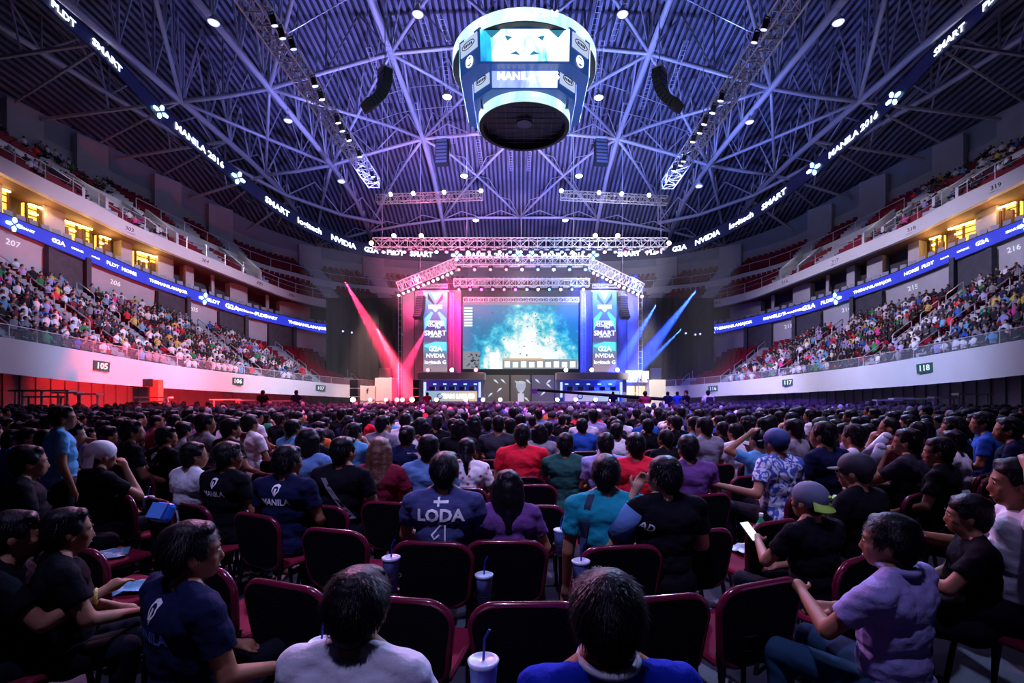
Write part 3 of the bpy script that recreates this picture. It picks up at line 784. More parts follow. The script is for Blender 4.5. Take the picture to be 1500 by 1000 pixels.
# catwalk trusses
cat_pts = {-1: ((340, -40), (548, 268)), 1: ((1190, -40), (978, 270))}
for sg, side in ((-1, 'left'), (1, 'right')):
    hz = 19.0; (xa, ya), (xb, yb) = cat_pts[sg]
    Yb = 720 * hz / (CY - yb); Ya = 720 * hz / (CY - ya)
    a, c = at(xa, ya, Ya), at(xb, yb, Yb)
    o = box_truss(a, c, 'long silver catwalk truss hanging lengthwise under the roof on the %s' % side, w=1.0, h=.8, r=.05, step=.9)
    fx = [(460, 120), (470, 140), (494, 175), (500, 187), (510, 201), (526, 225), (545, 255), (550, 263), (400, 30), (412, 49), (428, 65)] if sg < 0 else [(1057, 142), (1033, 177), (1026, 190), (1016, 203), (998, 238), (988, 246), (1002, 232), (1107, 55), (1121, 36), (1045, 160)]
    for px, py in fx:
        Yf = 720 * (hz - .6) / (CY - py)
        fixture('par_light', at(px, py, Yf), at(px, py, Yf) + Vector((-sg * 2, 4, -10)), 'round white lamp fixed to the long %s catwalk truss' % side, L_['wht'] if py > 80 else L_['dim'], 'lamps along the %s catwalk truss' % side, 1.5)
    for f in (0, .3, .6, .9):
        p = a.lerp(c, f); b = MB().tube(p, (p.x, p.y, roof_z(p.x, p.y)), .03); b.build('hanger', M_STEEL, o)
for p0, p1, fx, side in (((552, 292), (707, 286), (573, 606, 651, 705), 'left'), ((821, 286), (977, 294), (822, 877, 910, 950), 'right')):
    Yh = 40.5
    o = box_truss(at(*p0, Yh), at(*p1, Yh), 'short silver lighting truss hanging crosswise below the roof, %s of the scoreboard' % side, w=.55, h=.6, r=.035, step=.55)
    for px in fx:
        q = at(px, interp([p0, p1], px) - 8, Yh)
        fixture('par_light', q, q + Vector((0, -5, -4)), 'white lamp on the crosswise %s lighting truss' % side, L_['wht'], 'lamps on the crosswise %s truss' % side, 1.5)
    for f in (.1, .9):
        p = at(*p0, Yh).lerp(at(*p1, Yh), f); MB().tube(p, (p.x, p.y, roof_z(p.x, p.y)), .02).build('hanger', M_STEEL, o)
# high bay lights
hb = [(655, 141), (877, 142), (680, 257), (848, 257), (313, 32), (422, 176), (1228, 32), (1098, 178), (500, 265), (1024, 272), (697, 322), (828, 322), (612, 20), (912, 20)]
for px, py in hb:
    hz = 22.5 if py < 200 else 19.5; Yf = 720 * hz / (CY - py)
    q = at(px, py, Yf); q.z = min(q.z, roof_z(q.x, q.y) - 1.3)
    o = fixture('high_bay_light', q, None, 'round high bay lamp hanging from the roof, ' + ('left of' if px < 762 else 'right of') + ' the scoreboard', L_['wht'] if py > 100 and px > 600 and px < 900 else L_['dim'], 'high bay lamps under the roof ' + ('left' if px < 762 else 'right'), 1.0)
# vertical cable ladders (thin lattice masts hung in pairs under the deck)
for i, (px, y0, y1) in enumerate(((643, 20, 60), (700, 205, 255), (610, 5, 60), (650, 70, 210), (566, 60, 150), (882, 60, 210), (915, 5, 60), (965, 60, 160), (880, 0, 60), (748, 222, 250), (776, 222, 250), (1005, 60, 150), (540, 70, 150))):
    hz = 25.2; b = MB(); pa = at(px, y0, 720 * hz / (CY - y0)); pb = at(px + (762 - px) * .12, y1, 720 * hz / (CY - y1))
    dx = Vector((.18, 0, 0)); b.tube(pa - dx, pb - dx, .025, n=4); b.tube(pa + dx, pb + dx, .025, n=4)
    n = int((pa - pb).length / .5)
    for j in range(n + 1): q = pa.lerp(pb, j / max(1, n)); b.tube(q - dx, q + dx, .018, n=4)
    b.tube(pa, (pa.x, pa.y, roof_z(pa.x, pa.y)), .02, n=4); b.tube(pb, (pb.x, pb.y, roof_z(pb.x, pb.y)), .02, n=4)
    tag(b.build('cable_ladder', M_STEEL), 'narrow cable ladder running under the roof deck near the scoreboard', 'cable ladder', 'cable ladders under the roof deck')
# rigging wires
b = MB()
for i, y in enumerate((24, 28, 33, 44, 47)):
    pts = [Vector((x, y + .02 * x * x * .3, min(chord_z(x, y) + 1.2, roof_z(x, y) - .3) - .3 * math.sin(x * .4 + i))) for x in span(-18, 18, 2)]
    tag(MB().path(pts, .035, n=4).build('rigging_wire', M_ALU), 'thin crosswise wire under the roof, %s' % ['in front of the scoreboard', 'at the scoreboard face', 'behind the scoreboard', 'above the crosswise trusses', 'beyond the crosswise trusses'][i], 'wire')

# line array speakers
def line_array(px, py, Y, n, s, curve, lab, yaw):
    root = empty('line_array_speaker', at(px, py, Y), yaw, lab, 'speaker')
    zt = 0.0; y = 0.0; ang = 0.0
    for i in range(n):
        rot = Matrix.Rotation(-ang, 3, 'X')
        c = Vector((0, y, zt))
        bx = MB().box(c, (1.15 * s, .6 * s, .30 * s), rot).build('cabinet', M_BLACK, root, bevel=.02)
        MB().box(c + rot @ Vector((0, -.31 * s, 0)), (1.0 * s, .02, .2 * s), rot).build('grille', mat('speaker_grille', (.12, .13, .2), .4, .5), bx)
        step = rot @ Vector((0, 0, -.33 * s)); y += step.y; zt += step.z; ang += curve
    MB().box((0, 0, .28 * s), (.9 * s, .7 * s, .1 * s)).build('fly_frame', M_STEEL, root)
    p = root.location; MB().tube((0, 0, .3 * s), (0, 0, roof_z(p.x, p.y) - p.z), .03).build('hanging_cable', M_STEEL, root)
line_array(564, 108, 33, 10, 1.0, .11, 'black curved line array hanging on the left of the scoreboard', R(-50))
line_array(966, 108, 33, 10, 1.0, .11, 'black curved line array hanging on the right of the scoreboard', R(50))
line_array(648, 208, 42, 7, .95, .03, 'straight pale line array low on the left beyond the scoreboard', R(-8))
line_array(880, 208, 42, 7, .95, .03, 'straight pale line array low on the right beyond the scoreboard', R(8))
line_array(616, 436, 43.2, 9, .7, .07, 'curved line array hanging beside the left banner', R(-20))
line_array(912, 436, 43.2, 9, .7, .07, 'curved line array hanging beside the right banner', R(20))

# ---------------------------------------------------------------- scoreboard
SX, SD = at(768, 0, 32).x, 32.0
SB = empty('hanging_scoreboard', (SX, SD, 16.0), 0, 'large round hanging scoreboard with stacked video screens and two glowing rings', 'scoreboard')
def zrel(h): return h + H - 16.0
def screen_mat(name, cols, sc=.9, es=2.2, seed=0.0):
    m = bpy.data.materials.new(name); m.use_nodes = True; nt = m.node_tree; b = nt.nodes['Principled BSDF']
    b.inputs['Base Color'].default_value = (.01, .01, .01, 1)
    tc = nt.nodes.new('ShaderNodeTexCoord'); mp = nt.nodes.new('ShaderNodeMapping'); mp.inputs['Location'].default_value = (seed, seed * 2, 0); mp.inputs['Rotation'].default_value = (0, .6, .3); mp.inputs['Scale'].default_value = (sc, sc, sc * .35)
    n = nt.nodes.new('ShaderNodeTexNoise'); n.inputs['Scale'].default_value = 1; n.inputs['Detail'].default_value = 4; n.inputs['Distortion'].default_value = .8
    cr = nt.nodes.new('ShaderNodeValToRGB'); e = cr.color_ramp.elements
    while len(e) < len(cols): e.new(.5)
    for i, (p, c) in enumerate(cols): e[i].position = p; e[i].color = (*c, 1)
    nt.links.new(tc.outputs['Object'], mp.inputs[0]); nt.links.new(mp.outputs[0], n.inputs['Vector']); nt.links.new(n.outputs['Fac'], cr.inputs[0]); nt.links.new(cr.outputs[0], b.inputs['Emission Color'])
    b.inputs['Emission Strength'].default_value = es; MATS[name] = m
    return m
M_SCR1 = screen_mat('scoreboard_picture', [(0.3, (.01, .05, .25)), (.42, (.02, .35, .6)), (.5, (.55, .8, 1)), (.6, (1, 1, 1))], .55, 2.4, 1.3)
M_SCR2 = screen_mat('scoreboard_lower_picture', [(.3, (.05, .05, .4)), (.5, (.22, .3, .85)), (.68, (.6, .7, 1)), (.85, (1, 1, 1))], .7, 2.2, 4.0)
M_RINGL = screen_mat('ring_display', [(.3, (.35, .62, .85)), (.5, (.55, .8, .95)), (.7, (.95, 1, 1))], .8, 1.5, 2.0)
M_NAVY = mat('navy_panel', (.02, .05, .16), .4, emit=(.02, .08, .35), es=.6)
M_PALE = glow('pale_panel', (.45, .55, .8), 1.1)
h1 = zrel(465 / 720 * 32); h2 = zrel(386 / 720 * 32); r1 = 4.6; r2 = 2.93
def ringp(r, z0, z1, th, name, face, housing):
    hs = MB().lathe([(r - th, z0), (r, z0), (r, z1), (r - th, z1), (r - th, z0)], 64).build(name, housing, SB, smooth=False)
    MB().lathe([(r + .03, z0 + .04), (r + .03, z1 - .04)], 64).build('ring_display', face, hs)
    return hs
ra = ringp(r1, h1, h1 + .85, .35, 'upper_ring', M_RINGL, M_BLACK)
rb_ = ringp(r2, h2, h2 + .85, .25, 'lower_ring', M_RINGL, M_BLACK)
MB().lathe([(0.01, h2 + .55), (r2 - .26, h2 + .55), (r2 - .26, h2 + .6), (.01, h2 + .6)], 48).build('underside_plate', mat('dark_grid', (.03, .03, .06), .6), SB)
g = MB()
for i in range(-4, 5):
    x = i * .6; L = math.sqrt(max(0, (r2 - .27) ** 2 - x * x)); g.tube((x, -L, h2 + .4), (x, L, h2 + .4), .03, n=4); g.tube((-L, x, h2 + .35), (L, x, h2 + .35), .03, n=4)
g.tube((0, 0, h2 + .3), (0, 0, h2 + .5), .5, n=20)
g.build('underside_frame', mat('underside_frame_metal', (.12, .12, .2), .5, .4), SB)
def octa(name, hw, fw, zb, zt, tl):
    """8-sided screen drum: wide fronts (half width fw at distance hw) and narrow corner panels; tl: inward tilt at the bottom"""
    ob = MB(); d = hw
    pts = [(-fw, -d), (fw, -d), (d, -fw), (d, fw), (fw, d), (-fw, d), (-d, fw), (-d, -fw)]
    lo = [Vector((x * tl, y * tl, zb)) for x, y in pts]; hi = [Vector((x, y, zt)) for x, y in pts]
    n = 8; ob.add(lo + hi, [tuple(range(7, -1, -1)), tuple(range(8, 16))] + [(i, (i + 1) % 8, 8 + (i + 1) % 8, 8 + i) for i in range(8)])
    return ob.build(name, M_NAVY, SB), lo, hi
def panel(lo, hi, i, m, name, parent, f0=0.04, f1=.96, g0=.06, g1=.94):
    a, b_, c, d = lo[i], lo[(i + 1) % 8], hi[(i + 1) % 8], hi[i]
    def q(s, t): return a.lerp(b_, s).lerp(d.lerp(c, s), t)
    nrm = (b_ - a).cross(d - a).normalized(); ps = [q(f0, g0), q(f1, g0), q(f1, g1), q(f0, g1)]
    o = MB().hexa([p + nrm * .01 for p in ps], [p + nrm * .05 for p in ps]).build(name, m, parent)
    return o, q(.5, .5) + nrm * .07, Matrix(((b_ - a).normalized(), nrm.cross((b_ - a).normalized()), nrm)).transposed()
for nm, hw, fw, y0, y1, tl, ms, fac in (('upper_screen_drum', 3.9, 2.62, 92, 40, .985, M_SCR1, 0), ('lower_screen_drum', 3.15, 1.98, 130, 96, .985, M_SCR2, 1)):
    Yf = SD - hw; zb = 16 * 0 + (CY - y0) / 720 * Yf + H - 16; zt = (CY - y1) / 720 * Yf + H - 16
    dr, lo, hi = octa(nm, hw, fw, zb, zt, tl)
    for i in (0, 2, 4, 6):
        _, pc, prot = panel(lo, hi, i, ms, 'video_screen', dr, .01, .99)
    for i in (1, 3, 5, 7):
        _, pc, prot = panel(lo, hi, i, M_PALE, 'sponsor_panel', dr, .08, .92, .5 if fac == 0 else .3, .92)
        a, b_, c, d = lo[i], lo[(i + 1) % 8], hi[(i + 1) % 8], hi[i]
        cc = a.lerp(b_, .5).lerp(d.lerp(c, .5), .71 if fac == 0 else .61) + prot.col[2] * .09
        e = MB(); e.path([cc + prot @ Vector((.62 * math.cos(q) * (.9 if fac == 0 else .75), .2 * math.sin(q), 0)) for q in [2 * PI * j / 20 for j in range(20)]], .025, n=4, closed=True)
        for w_ in (-.3, -.15, 0, .15, .3): e.box(cc + prot @ Vector((w_, 0, 0)), (.09, .14, .02), prot)
        e.build('oval_mark', M_BLACK, dr)
        if fac == 0:
            c2 = a.lerp(b_, .5).lerp(d.lerp(c, .5), .25) + prot.col[2] * .03
            e = MB().path([c2 + prot @ Vector((.3 * math.cos(q), .3 * math.sin(q), 0)) for q in [2 * PI * j / 20 for j in range(20)]], .03, n=4, closed=True).build('round_mark', M_LEDW, dr)
            t = text_mesh('SM', .36, M_LEDW, 'lettering', dr, depth=.01, bold=.03); t.matrix_local = Matrix.Translation(c2) @ prot.to_4x4()
# shapes on the upper front screen: bright chevrons
dr = [o for o in SB.children if o.name.startswith('upper_screen')][0]
zf = (CY - 66) / 720 * (SD - 3.9) + H - 16
e = MB()
for sx in (-1, 1):
    e.add([(sx * .7, -3.97, zf + .42), (sx * 1.15, -3.97, zf + .5), (sx * 1.0, -3.97, zf + .2)], [(0, 1, 2)])
    e.add([(sx * .25, -3.97, zf - .62), (sx * .5, -3.97, zf - .38), (sx * .85, -3.97, zf - .55)], [(0, 1, 2)])
    e.add([(sx * 1.3, -3.97, zf + .9), (sx * 2.4, -3.97, zf + .95), (sx * 1.9, -3.97, zf + .35)], [(0, 1, 2)])
e.build('chevron_graphic', glow('screen_dark_teal', (.05, .3, .5), .8), dr)
dr2 = [o for o in SB.children if o.name.startswith('lower_screen')][0]
t = text_mesh('MANILA 2016', .62, glow('screen_white', (1, 1, 1), 2.5), 'lettering', dr2, depth=.01, bold=.03)
t.matrix_local = Matrix.Translation((.2, -3.24, (CY - 113) / 720 * (SD - 3.15) + H - 16)) @ Matrix.Rotation(R(90), 4, 'X')
t = text_mesh('MANILA 2016', .5, M_LEDW, 'lettering', ra, depth=.01, bold=.03)
t.matrix_local = Matrix.Translation((.4, -r1 - .12, h1 + .36)) @ Matrix.Rotation(R(90), 4, 'X')
# frame posts between rings + hoist
for sx, sy in ((-1, -1), (1, -1), (1, 1), (-1, 1)):
    MB().tube((sx * 3.1, sy * 3.1 * .8, h1 + .6), (sx * 2.55, sy * 1.9, h2 + .2), .09).build('frame_post', M_ALU, SB)
tr = MB()
for i in range(8):
    q = 2 * PI * i / 8; tr.tube((r1 * math.cos(q), r1 * math.sin(q), h1 + .8), (1.0 * math.cos(q), 1.0 * math.sin(q), h1 + 2.4), .05, n=5)
    tr.tube((r1 * math.cos(q), r1 * math.sin(q), h1 + .4), (3.9 * math.cos(q), 3.9 * math.sin(q), h1 + .5), .05, n=5)
tr.build('hoist_frame', M_STEEL, SB)
MB().lathe([(.9, h1 + 2.2), (1.1, h1 + 2.2), (1.1, h1 + 2.7), (.9, h1 + 2.7)], 24).build('hoist_hub', M_STEEL, SB)
for sx in (-.8, .8): MB().tube((sx, 0, h1 + 2.6), (sx, 0, roof_z(SX, SD) - 16), .05).build('hoist_cable', M_STEEL, SB)
# ---------------------------------------------------------------- stage
YS = 44.5
M_STAGE = mat('stage_deck_grey', (.25, .24, .27), .5)
sx0, sx1 = at(606, 0, 40).x, at(928, 0, 40).x
b = MB().box(((sx0 + sx1) / 2, 43.5, .45), (sx1 - sx0, 7.4, .9))
st = b.build('stage_platform', M_STAGE, bevel=.03); tag(st, 'wide grey stage platform behind the crowd', 'stage')
for i in range(3): 
    MB().box((at(762, 0, 39).x, 39.6 - i * .32, .75 - i * .25), (5.2, .34, .16)).build('step', M_LGREY, st)
fb = MB()
for i in range(34):
    x = sx0 + .3 + i * (sx1 - sx0 - .6) / 33
    fb.box((x, 39.75, .45), (.34, .03, .5))
fb.build('front_skirt_panel', mat('stage_skirt', (.4, .38, .42), .5), st)
# curtain behind
UC = us(-17.5, 17.5, .25)
def CV(u, z):
    x = u * 1.06; y = 50.0 - (abs(u) / 17.5) ** 3 * 3.0
    return Vector((x, y + .12 * math.sin(u * 7), z))
def ctop(u): 
    p = CV(u, 0); return H + (CY - 436) / F * p.y
b = MB(); b.band([[CV(u, 0.0) for u in UC], [CV(u, ctop(u)) for u in UC], [CV(u, ctop(u)) + Vector((0, .06, 0)) for u in UC], [CV(u, 0.0) + Vector((0, .06, 0)) for u in UC]])
tag(b.build('black_curtain', M_CURT, smooth=False), 'tall black drape hung behind and beside the stage', 'curtain')
for px, py in ((503, 485), (516, 487), (591, 490), (850 + 30, 490), (1004, 488), (1018, 490), (1025, 489), (1045, 487)):
    p = at(px, py, 47.5)
    fixture('par_light', p, p + Vector((0, -10, -1)), 'small pale lamp glowing in front of the black drape', L_['dim'], 'small lamps against the black drape', .9)
# back wall pieces flanking the screen
M_SET = mat('satin_set_panel', (.42, .40, .44), .45)
for px0, px1, lab in ((590, 676, 'left'), (850, 936, 'right')):
    a, c = at(px0, 430, 45.2), at(px1, 585, 45.2)
    b = MB()
    n = 5
    for i in range(n):
        x0 = a.x + (c.x - a.x) * i / n; x1 = a.x + (c.x - a.x) * (i + .96) / n
        b.box(((x0 + x1) / 2, 45.2 + (.15 if i % 2 else 0), (a.z + .9) / 2 + .3), (x1 - x0, .12, a.z - .9))
    tag(b.build('set_wall_panel', M_SET), 'tall flat set wall between the screen and the %s banner' % lab, 'set wall')
b = MB().box((at(762, 0, 45.3).x, 45.35, 6), (11.2, .1, 10.2)).build('screen_backdrop', M_BLACK); tag(b, 'dark backing board behind the main screen', 'backdrop')
# main screen
def px_rect(x0, y0, x1, y1, Y, th=.05, mb=None):
    b = mb or MB(); a, c = at(x0, y1, Y), at(x1, y0, Y); b.box(((a.x + c.x) / 2, Y + th / 2, (a.z + c.z) / 2), (abs(c.x - a.x), th, abs(c.z - a.z))); return b
scr = px_rect(676, 443, 849, 541.5, YS, .3).build('main_screen', M_BLACK); tag(scr, 'giant main video screen showing a turquoise game map at stage centre', 'screen')
gm = bpy.data.materials.new('game_map_picture'); gm.use_nodes = True; nt = gm.node_tree; bs = nt.nodes['Principled BSDF']; bs.inputs['Base Color'].default_value = (.01, .01, .01, 1)
tc = nt.nodes.new('ShaderNodeTexCoord'); sep = nt.nodes.new('ShaderNodeSeparateXYZ'); nt.links.new(tc.outputs['Object'], sep.inputs[0])
n1 = nt.nodes.new('ShaderNodeTexNoise'); n1.inputs['Scale'].default_value = .9; n1.inputs['Detail'].default_value = 6; n1.inputs['Roughness'].default_value = .65
nt.links.new(tc.outputs['Object'], n1.inputs['Vector'])
mx = at(775, 0, YS).x
def mth(op, a, b_=None, c_=None):
    n = nt.nodes.new('ShaderNodeMath'); n.operation = op
    for i, v in enumerate((a, b_, c_)):
        if v is None: continue
        if isinstance(v, (int, float)): n.inputs[i].default_value = v
        else: nt.links.new(v, n.inputs[i])
    return n.outputs[0]
dx = mth('ABSOLUTE', mth('SUBTRACT', sep.outputs['X'], mx))
zz = mth('MULTIPLY', mth('SUBTRACT', sep.outputs['Z'], 9.7), -.30)
path = mth('SUBTRACT', mth('MULTIPLY_ADD', dx, -.33, mth('ADD', zz, .55)), 0.0)
val = mth('ADD', mth('MULTIPLY', path, .34), mth('MULTIPLY_ADD', n1.outputs['Fac'], 1.5, -.47))
cr = nt.nodes.new('ShaderNodeValToRGB'); e = cr.color_ramp.elements
for _ in range(3): e.new(.5)
for i, (p, c) in enumerate(((.28, (.01, .20, .42)), (.42, (.02, .42, .66)), (.5, (.08, .55, .66)), (.58, (.42, .68, .72)), (.70, (.85, .9, .88)))): e[i].position = p; e[i].color = (*c, 1)
nt.links.new(val, cr.inputs[0]); nt.links.new(cr.outputs[0], bs.inputs['Emission Color']); bs.inputs['Emission Strength'].default_value = 1.2
px_rect(678, 445, 847, 540, YS - .04, .03).build('screen_picture', gm, scr)
M_HUD = glow('hud_grey', (.25, .3, .35), 1.0); M_HUDW = glow('hud_white', (.85, .9, .9), 1.6); M_HUDD = glow('hud_dark', (.02, .05, .08), .6)
b = px_rect(736, 526, 846, 540, YS - .08, .03); px_rect(678, 514, 703, 540, YS - .08, .03, b); px_rect(678, 443.5, 847, 446, YS - .08, .03, b); b.build('hud_bar', M_HUD, scr)
b = MB()
for i in range(9): px_rect(739 + i * 12, 529 + (i % 2), 747 + i * 12, 538, YS - .1, .02, b)
px_rect(718, 516, 731, 540, YS - .1, .02, b); b.build('hud_icon', M_HUDW, scr); b = MB()
for i in range(7): px_rect(680, 450 + i * 4.2, 692, 452.4 + i * 4.2, YS - .1, .02, b)
b.build('hud_score_list', M_HUDW, scr)
b = MB()
for i in range(26): 
    x, y = rnd.uniform(680, 701), rnd.uniform(516, 537); px_rect(x, y, x + rnd.uniform(1, 4), y + rnd.uniform(1, 3), YS - .1, .02, b)
for i in range(40):
    x, y = rnd.gauss(780, 26), rnd.uniform(450, 520); px_rect(x, y, x + rnd.uniform(.6, 2.5), y + rnd.uniform(.6, 2), YS - .07, .02, b)
b.build('hud_marks', M_HUDD, scr)
b = MB(); px_rect(737, 524.5, 795, 527.5, YS - .11, .02, b); b.build('hud_wood_strip', glow('hud_wood', (.6, .35, .18), 1.2), scr)
box_truss(at(679, 439, YS - .3), at(848, 439, YS - .3), 'slim box truss mounted along the top edge of the main screen', w=.3, h=.4, r=.03, step=.45)
# banners
def banner(px0, px1, lab):
    Y = 43.6; px_rect0 = px_rect(px0, 427, px1, 545, Y, .15); r = px_rect0.build('led_banner', M_BLACK); tag(r, lab, 'led banner')
    m = bpy.data.materials.new('banner_picture'); m.use_nodes = True; nt = m.node_tree; bs = nt.nodes['Principled BSDF']; bs.inputs['Base Color'].default_value = (.01, .01, .01, 1)
    tc = nt.nodes.new('ShaderNodeTexCoord'); sep = nt.nodes.new('ShaderNodeSeparateXYZ'); nt.links.new(tc.outputs['Generated'], sep.inputs[0])
    cr = nt.nodes.new('ShaderNodeValToRGB'); e = cr.color_ramp.elements
    for _ in range(6): e.new(.5)
    for i, (p, c) in enumerate(((0, (.36, .26, .3)), (.2, (.2, .16, .3)), (.34, (.03, .42, .6)), (.38, (.12, .10, .25)), (.55, (.10, .07, .35)), (.8, (.04, .28, .7)), (1, (.3, .8, .85)))): e[i].position = p; e[i].color = (*c, 1)
    nt.links.new(sep.outputs['Z'], cr.inputs[0]); nt.links.new(cr.outputs[0], bs.inputs['Emission Color']); bs.inputs['Emission Strength'].default_value = 1.2
    w = px1 - px0
    px_rect(px0 + .6, 427.6, px1 - .6, 544.4, Y - .04, .03).build('banner_face', m, r)
    cx = (px0 + px1) / 2
    def poly(pts, mm, nm, y=Y - .07):
        vs = [at(cx + x, yy, y) for x, yy in pts]; n = len(vs); vs2 = [v + Vector((0, .02, 0)) for v in vs]
        MB().add(vs + vs2, [tuple(range(n)), tuple(range(2 * n - 1, n - 1, -1))] + [(i, (i + 1) % n, n + (i + 1) % n, n + i) for i in range(n)]).build(nm, mm, r)
    WH = glow('banner_white', (.85, .97, 1), 1.5); CY_ = glow('banner_cyan', (.1, .6, .85), 1.6); DK = glow('banner_navy', (.01, .06, .2), .7)
    poly([(-11, 429), (0, 447), (-2, 447), (-11, 438)], DK, 'diamond_graphic'); poly([(11, 429), (0, 447), (2, 447), (11, 438)], DK, 'diamond_graphic')
    poly([(-6, 428), (6, 428), (0, 440)], WH, 'diamond_graphic', Y - .1)
    poly([(-10, 446), (10, 446), (10, 452), (-10, 452)], WH, 'title_strip', Y - .1)
    poly([(-4, 453), (4, 453), (0, 457)], WH, 'diamond_graphic', Y - .1)
    poly([(-16, 484), (-16, 466), (-6, 456), (-3, 458)], CY_, 'light_beam_graphic'); poly([(16, 484), (16, 466), (6, 456), (3, 458)], CY_, 'light_beam_graphic')
    poly([(-16, 505), (0, 500), (16, 501), (16, 514), (-16, 508)], CY_, 'light_beam_graphic')
    for txt, py, sz in (('HOME', 474, .55), ('Fibr', 479, .34), ('SMART', 488, .62), ('LIVE MORE', 493, .2), ('G2A', 511, .62), ('NVIDIA', 521, .5), ('logitech G', 530.5, .46)):
        t = text_mesh(txt, sz, WH, 'lettering', r, at(cx + (4 if txt == 'Fibr' else 0), py, Y - .1), (R(90), 0, 0), bold=.03)
    b = MB()
    for e_ in (((-10, 470), (10, 470)), ((10, 470), (10, 478)), ((-10, 478), (-10, 470)), ((-10, 478), (1, 478))): b.tube(at(cx + e_[0][0], e_[0][1], Y - .1), at(cx + e_[1][0], e_[1][1], Y - .1), .03, n=4)
    b.build('logo_box', WH, r)
    px_rect(px0 - 1, 425, px1 + 1, 427, Y - .1, .3).build('hanging_bar', M_TRUSS, r)
banner(619.5, 656, 'tall vertical LED banner with sponsor names on the left of the screen')
banner(867.5, 904, 'tall vertical LED banner with sponsor names on the right of the screen')
for px0, px1, s in ((615, 655, 'left'), (868, 908, 'right')):
    box_truss(at(px0, 419, 43.4), at(px1, 419, 43.4), 'short box truss holding the %s banner' % s, w=.3, h=.3, r=.03, step=.4)
for k, px in enumerate((662, 855)):
    box_truss(at(px, 430, 44.0), Vector((at(px, 0, 44).x, 44.0, .9)), 'upright box truss tower %s of the main screen' % ('left', 'right')[k], w=.3, h=.3, r=.025, step=.5, up=Vector((0, 1, 0)))

# booths
def booth(px0, px1, side, deskcol, txt):
    r = empty('player_booth', (at((px0 + px1) / 2, 0, 42.5).x, 42.5, .9), 0, 'open %s player booth with pale roof beam and a lit desk front' % side, 'booth')
    w = (px1 - px0) / F * 42.5; zt = H + (CY - 546) / F * 41.5 - .9; zm = H + (CY - 556) / F * 41.5 - .9
    MB().box((0, -.9, (zt + zm) / 2), (w, 1.6, zt - zm)).build('roof_beam', mat('booth_beam', (.55, .52, .5), .5), r, bevel=.03)
    MB().box((0, 1.0, zm / 2), (w, .1, zm)).build('back_panel', mat('booth_blue_back', (.02, .03, .2), .5, emit=(.01, .02, .5), es=.35), r)
    for sx in (-1, 1):
        MB().box((sx * (w / 2 - .18), -.6, zm / 2), (.34, .5, zm)).build('side_column', mat('booth_column', (.4, .42, .6), .4), r)
        MB().box((sx * (w / 2 - .48), -.82, zm * .55), (.2, .08, zm * .7)).build('column_light', glow('column_light', (.5, .6, 1), 1.4), r)
    zd = .95
    MB().box((0, -1.0, zd / 2), (w * .78, .5, zd)).build('desk', M_NAVY, r, bevel=.02)
    m = bpy.data.materials.new('desk_front'); m.use_nodes = True; nt = m.node_tree; bs = nt.nodes['Principled BSDF']
    tc = nt.nodes.new('ShaderNodeTexCoord'); sep = nt.nodes.new('ShaderNodeSeparateXYZ'); nt.links.new(tc.outputs['Generated'], sep.inputs[0]); cr = nt.nodes.new('ShaderNodeValToRGB')
    cr.color_ramp.elements[0].color = (*deskcol[0], 1); cr.color_ramp.elements[1].color = (*deskcol[1], 1); nt.links.new(sep.outputs['X'], cr.inputs[0]); nt.links.new(cr.outputs[0], bs.inputs['Emission Color']); bs.inputs['Emission Strength'].default_value = .8
    MB().box((0, -1.28, zd / 2 + .02), (w * .76, .05, zd * .9)).build('desk_screen', m, r)
    t = text_mesh(txt, .48, glow('desk_white', (1, 1, 1), 3), 'lettering', r, (.5 if txt else 0, -1.33, zd / 2), (R(90), 0, 0), bold=.03)
    e = MB().path([(-1.0 + .2 * math.cos(q), -1.33, zd / 2 + .2 * math.sin(q)) for q in [2 * PI * j / 16 for j in range(16)]], .05, n=4, closed=True).build('round_mark', M_NAVY, r)
    for i in range(5):
        x = -w * .3 + i * w * .15
        q = empty('player', (at((px0 + px1) / 2, 0, 42.5).x + x, 42.0, .9), 0)
        bpy.data.objects.remove(q)
        mo = MB().box((x, -1.0, zd + .2), (.5, .05, .3)).box((x, -1.0, zd + .03), (.1, .1, .08)).build('monitor', M_BLACK, r)
        MB().box((x + .05, -.93, zd + .2), (.44, .02, .24)).build('monitor_glow', glow('monitor_glow', (.5, .7, 1), 1.5), mo)
    for i in range(5):
        x = -w * .32 + i * w * .16
        MB().box((x, .92, zm * .82), (.3, .04, .12)).build('wall_logo', glow('wall_logo', (.3, .5, 1), 2), r)
    for i in range(3):
        x = -w * .36 + i * w * .36
        p = Vector((r.location.x + x, 41.6, .9 + zt + .25)); col = 'red' if side == 'left' else 'wht'
        fixture('par_light', p, p + Vector((0, -8, -.5)), 'lamp standing on the roof beam of the %s booth' % side, L_[col if i != 1 else 'wht'], 'lamps on the %s booth roof' % side, 1.5)
    return r
booth(617, 712, 'left', ((.25, .55, .8), (.85, .6, .3)), 'TEAM LIQUID')
booth(813, 915, 'right', ((.5, .35, .8), (.45, .7, .9)), '')
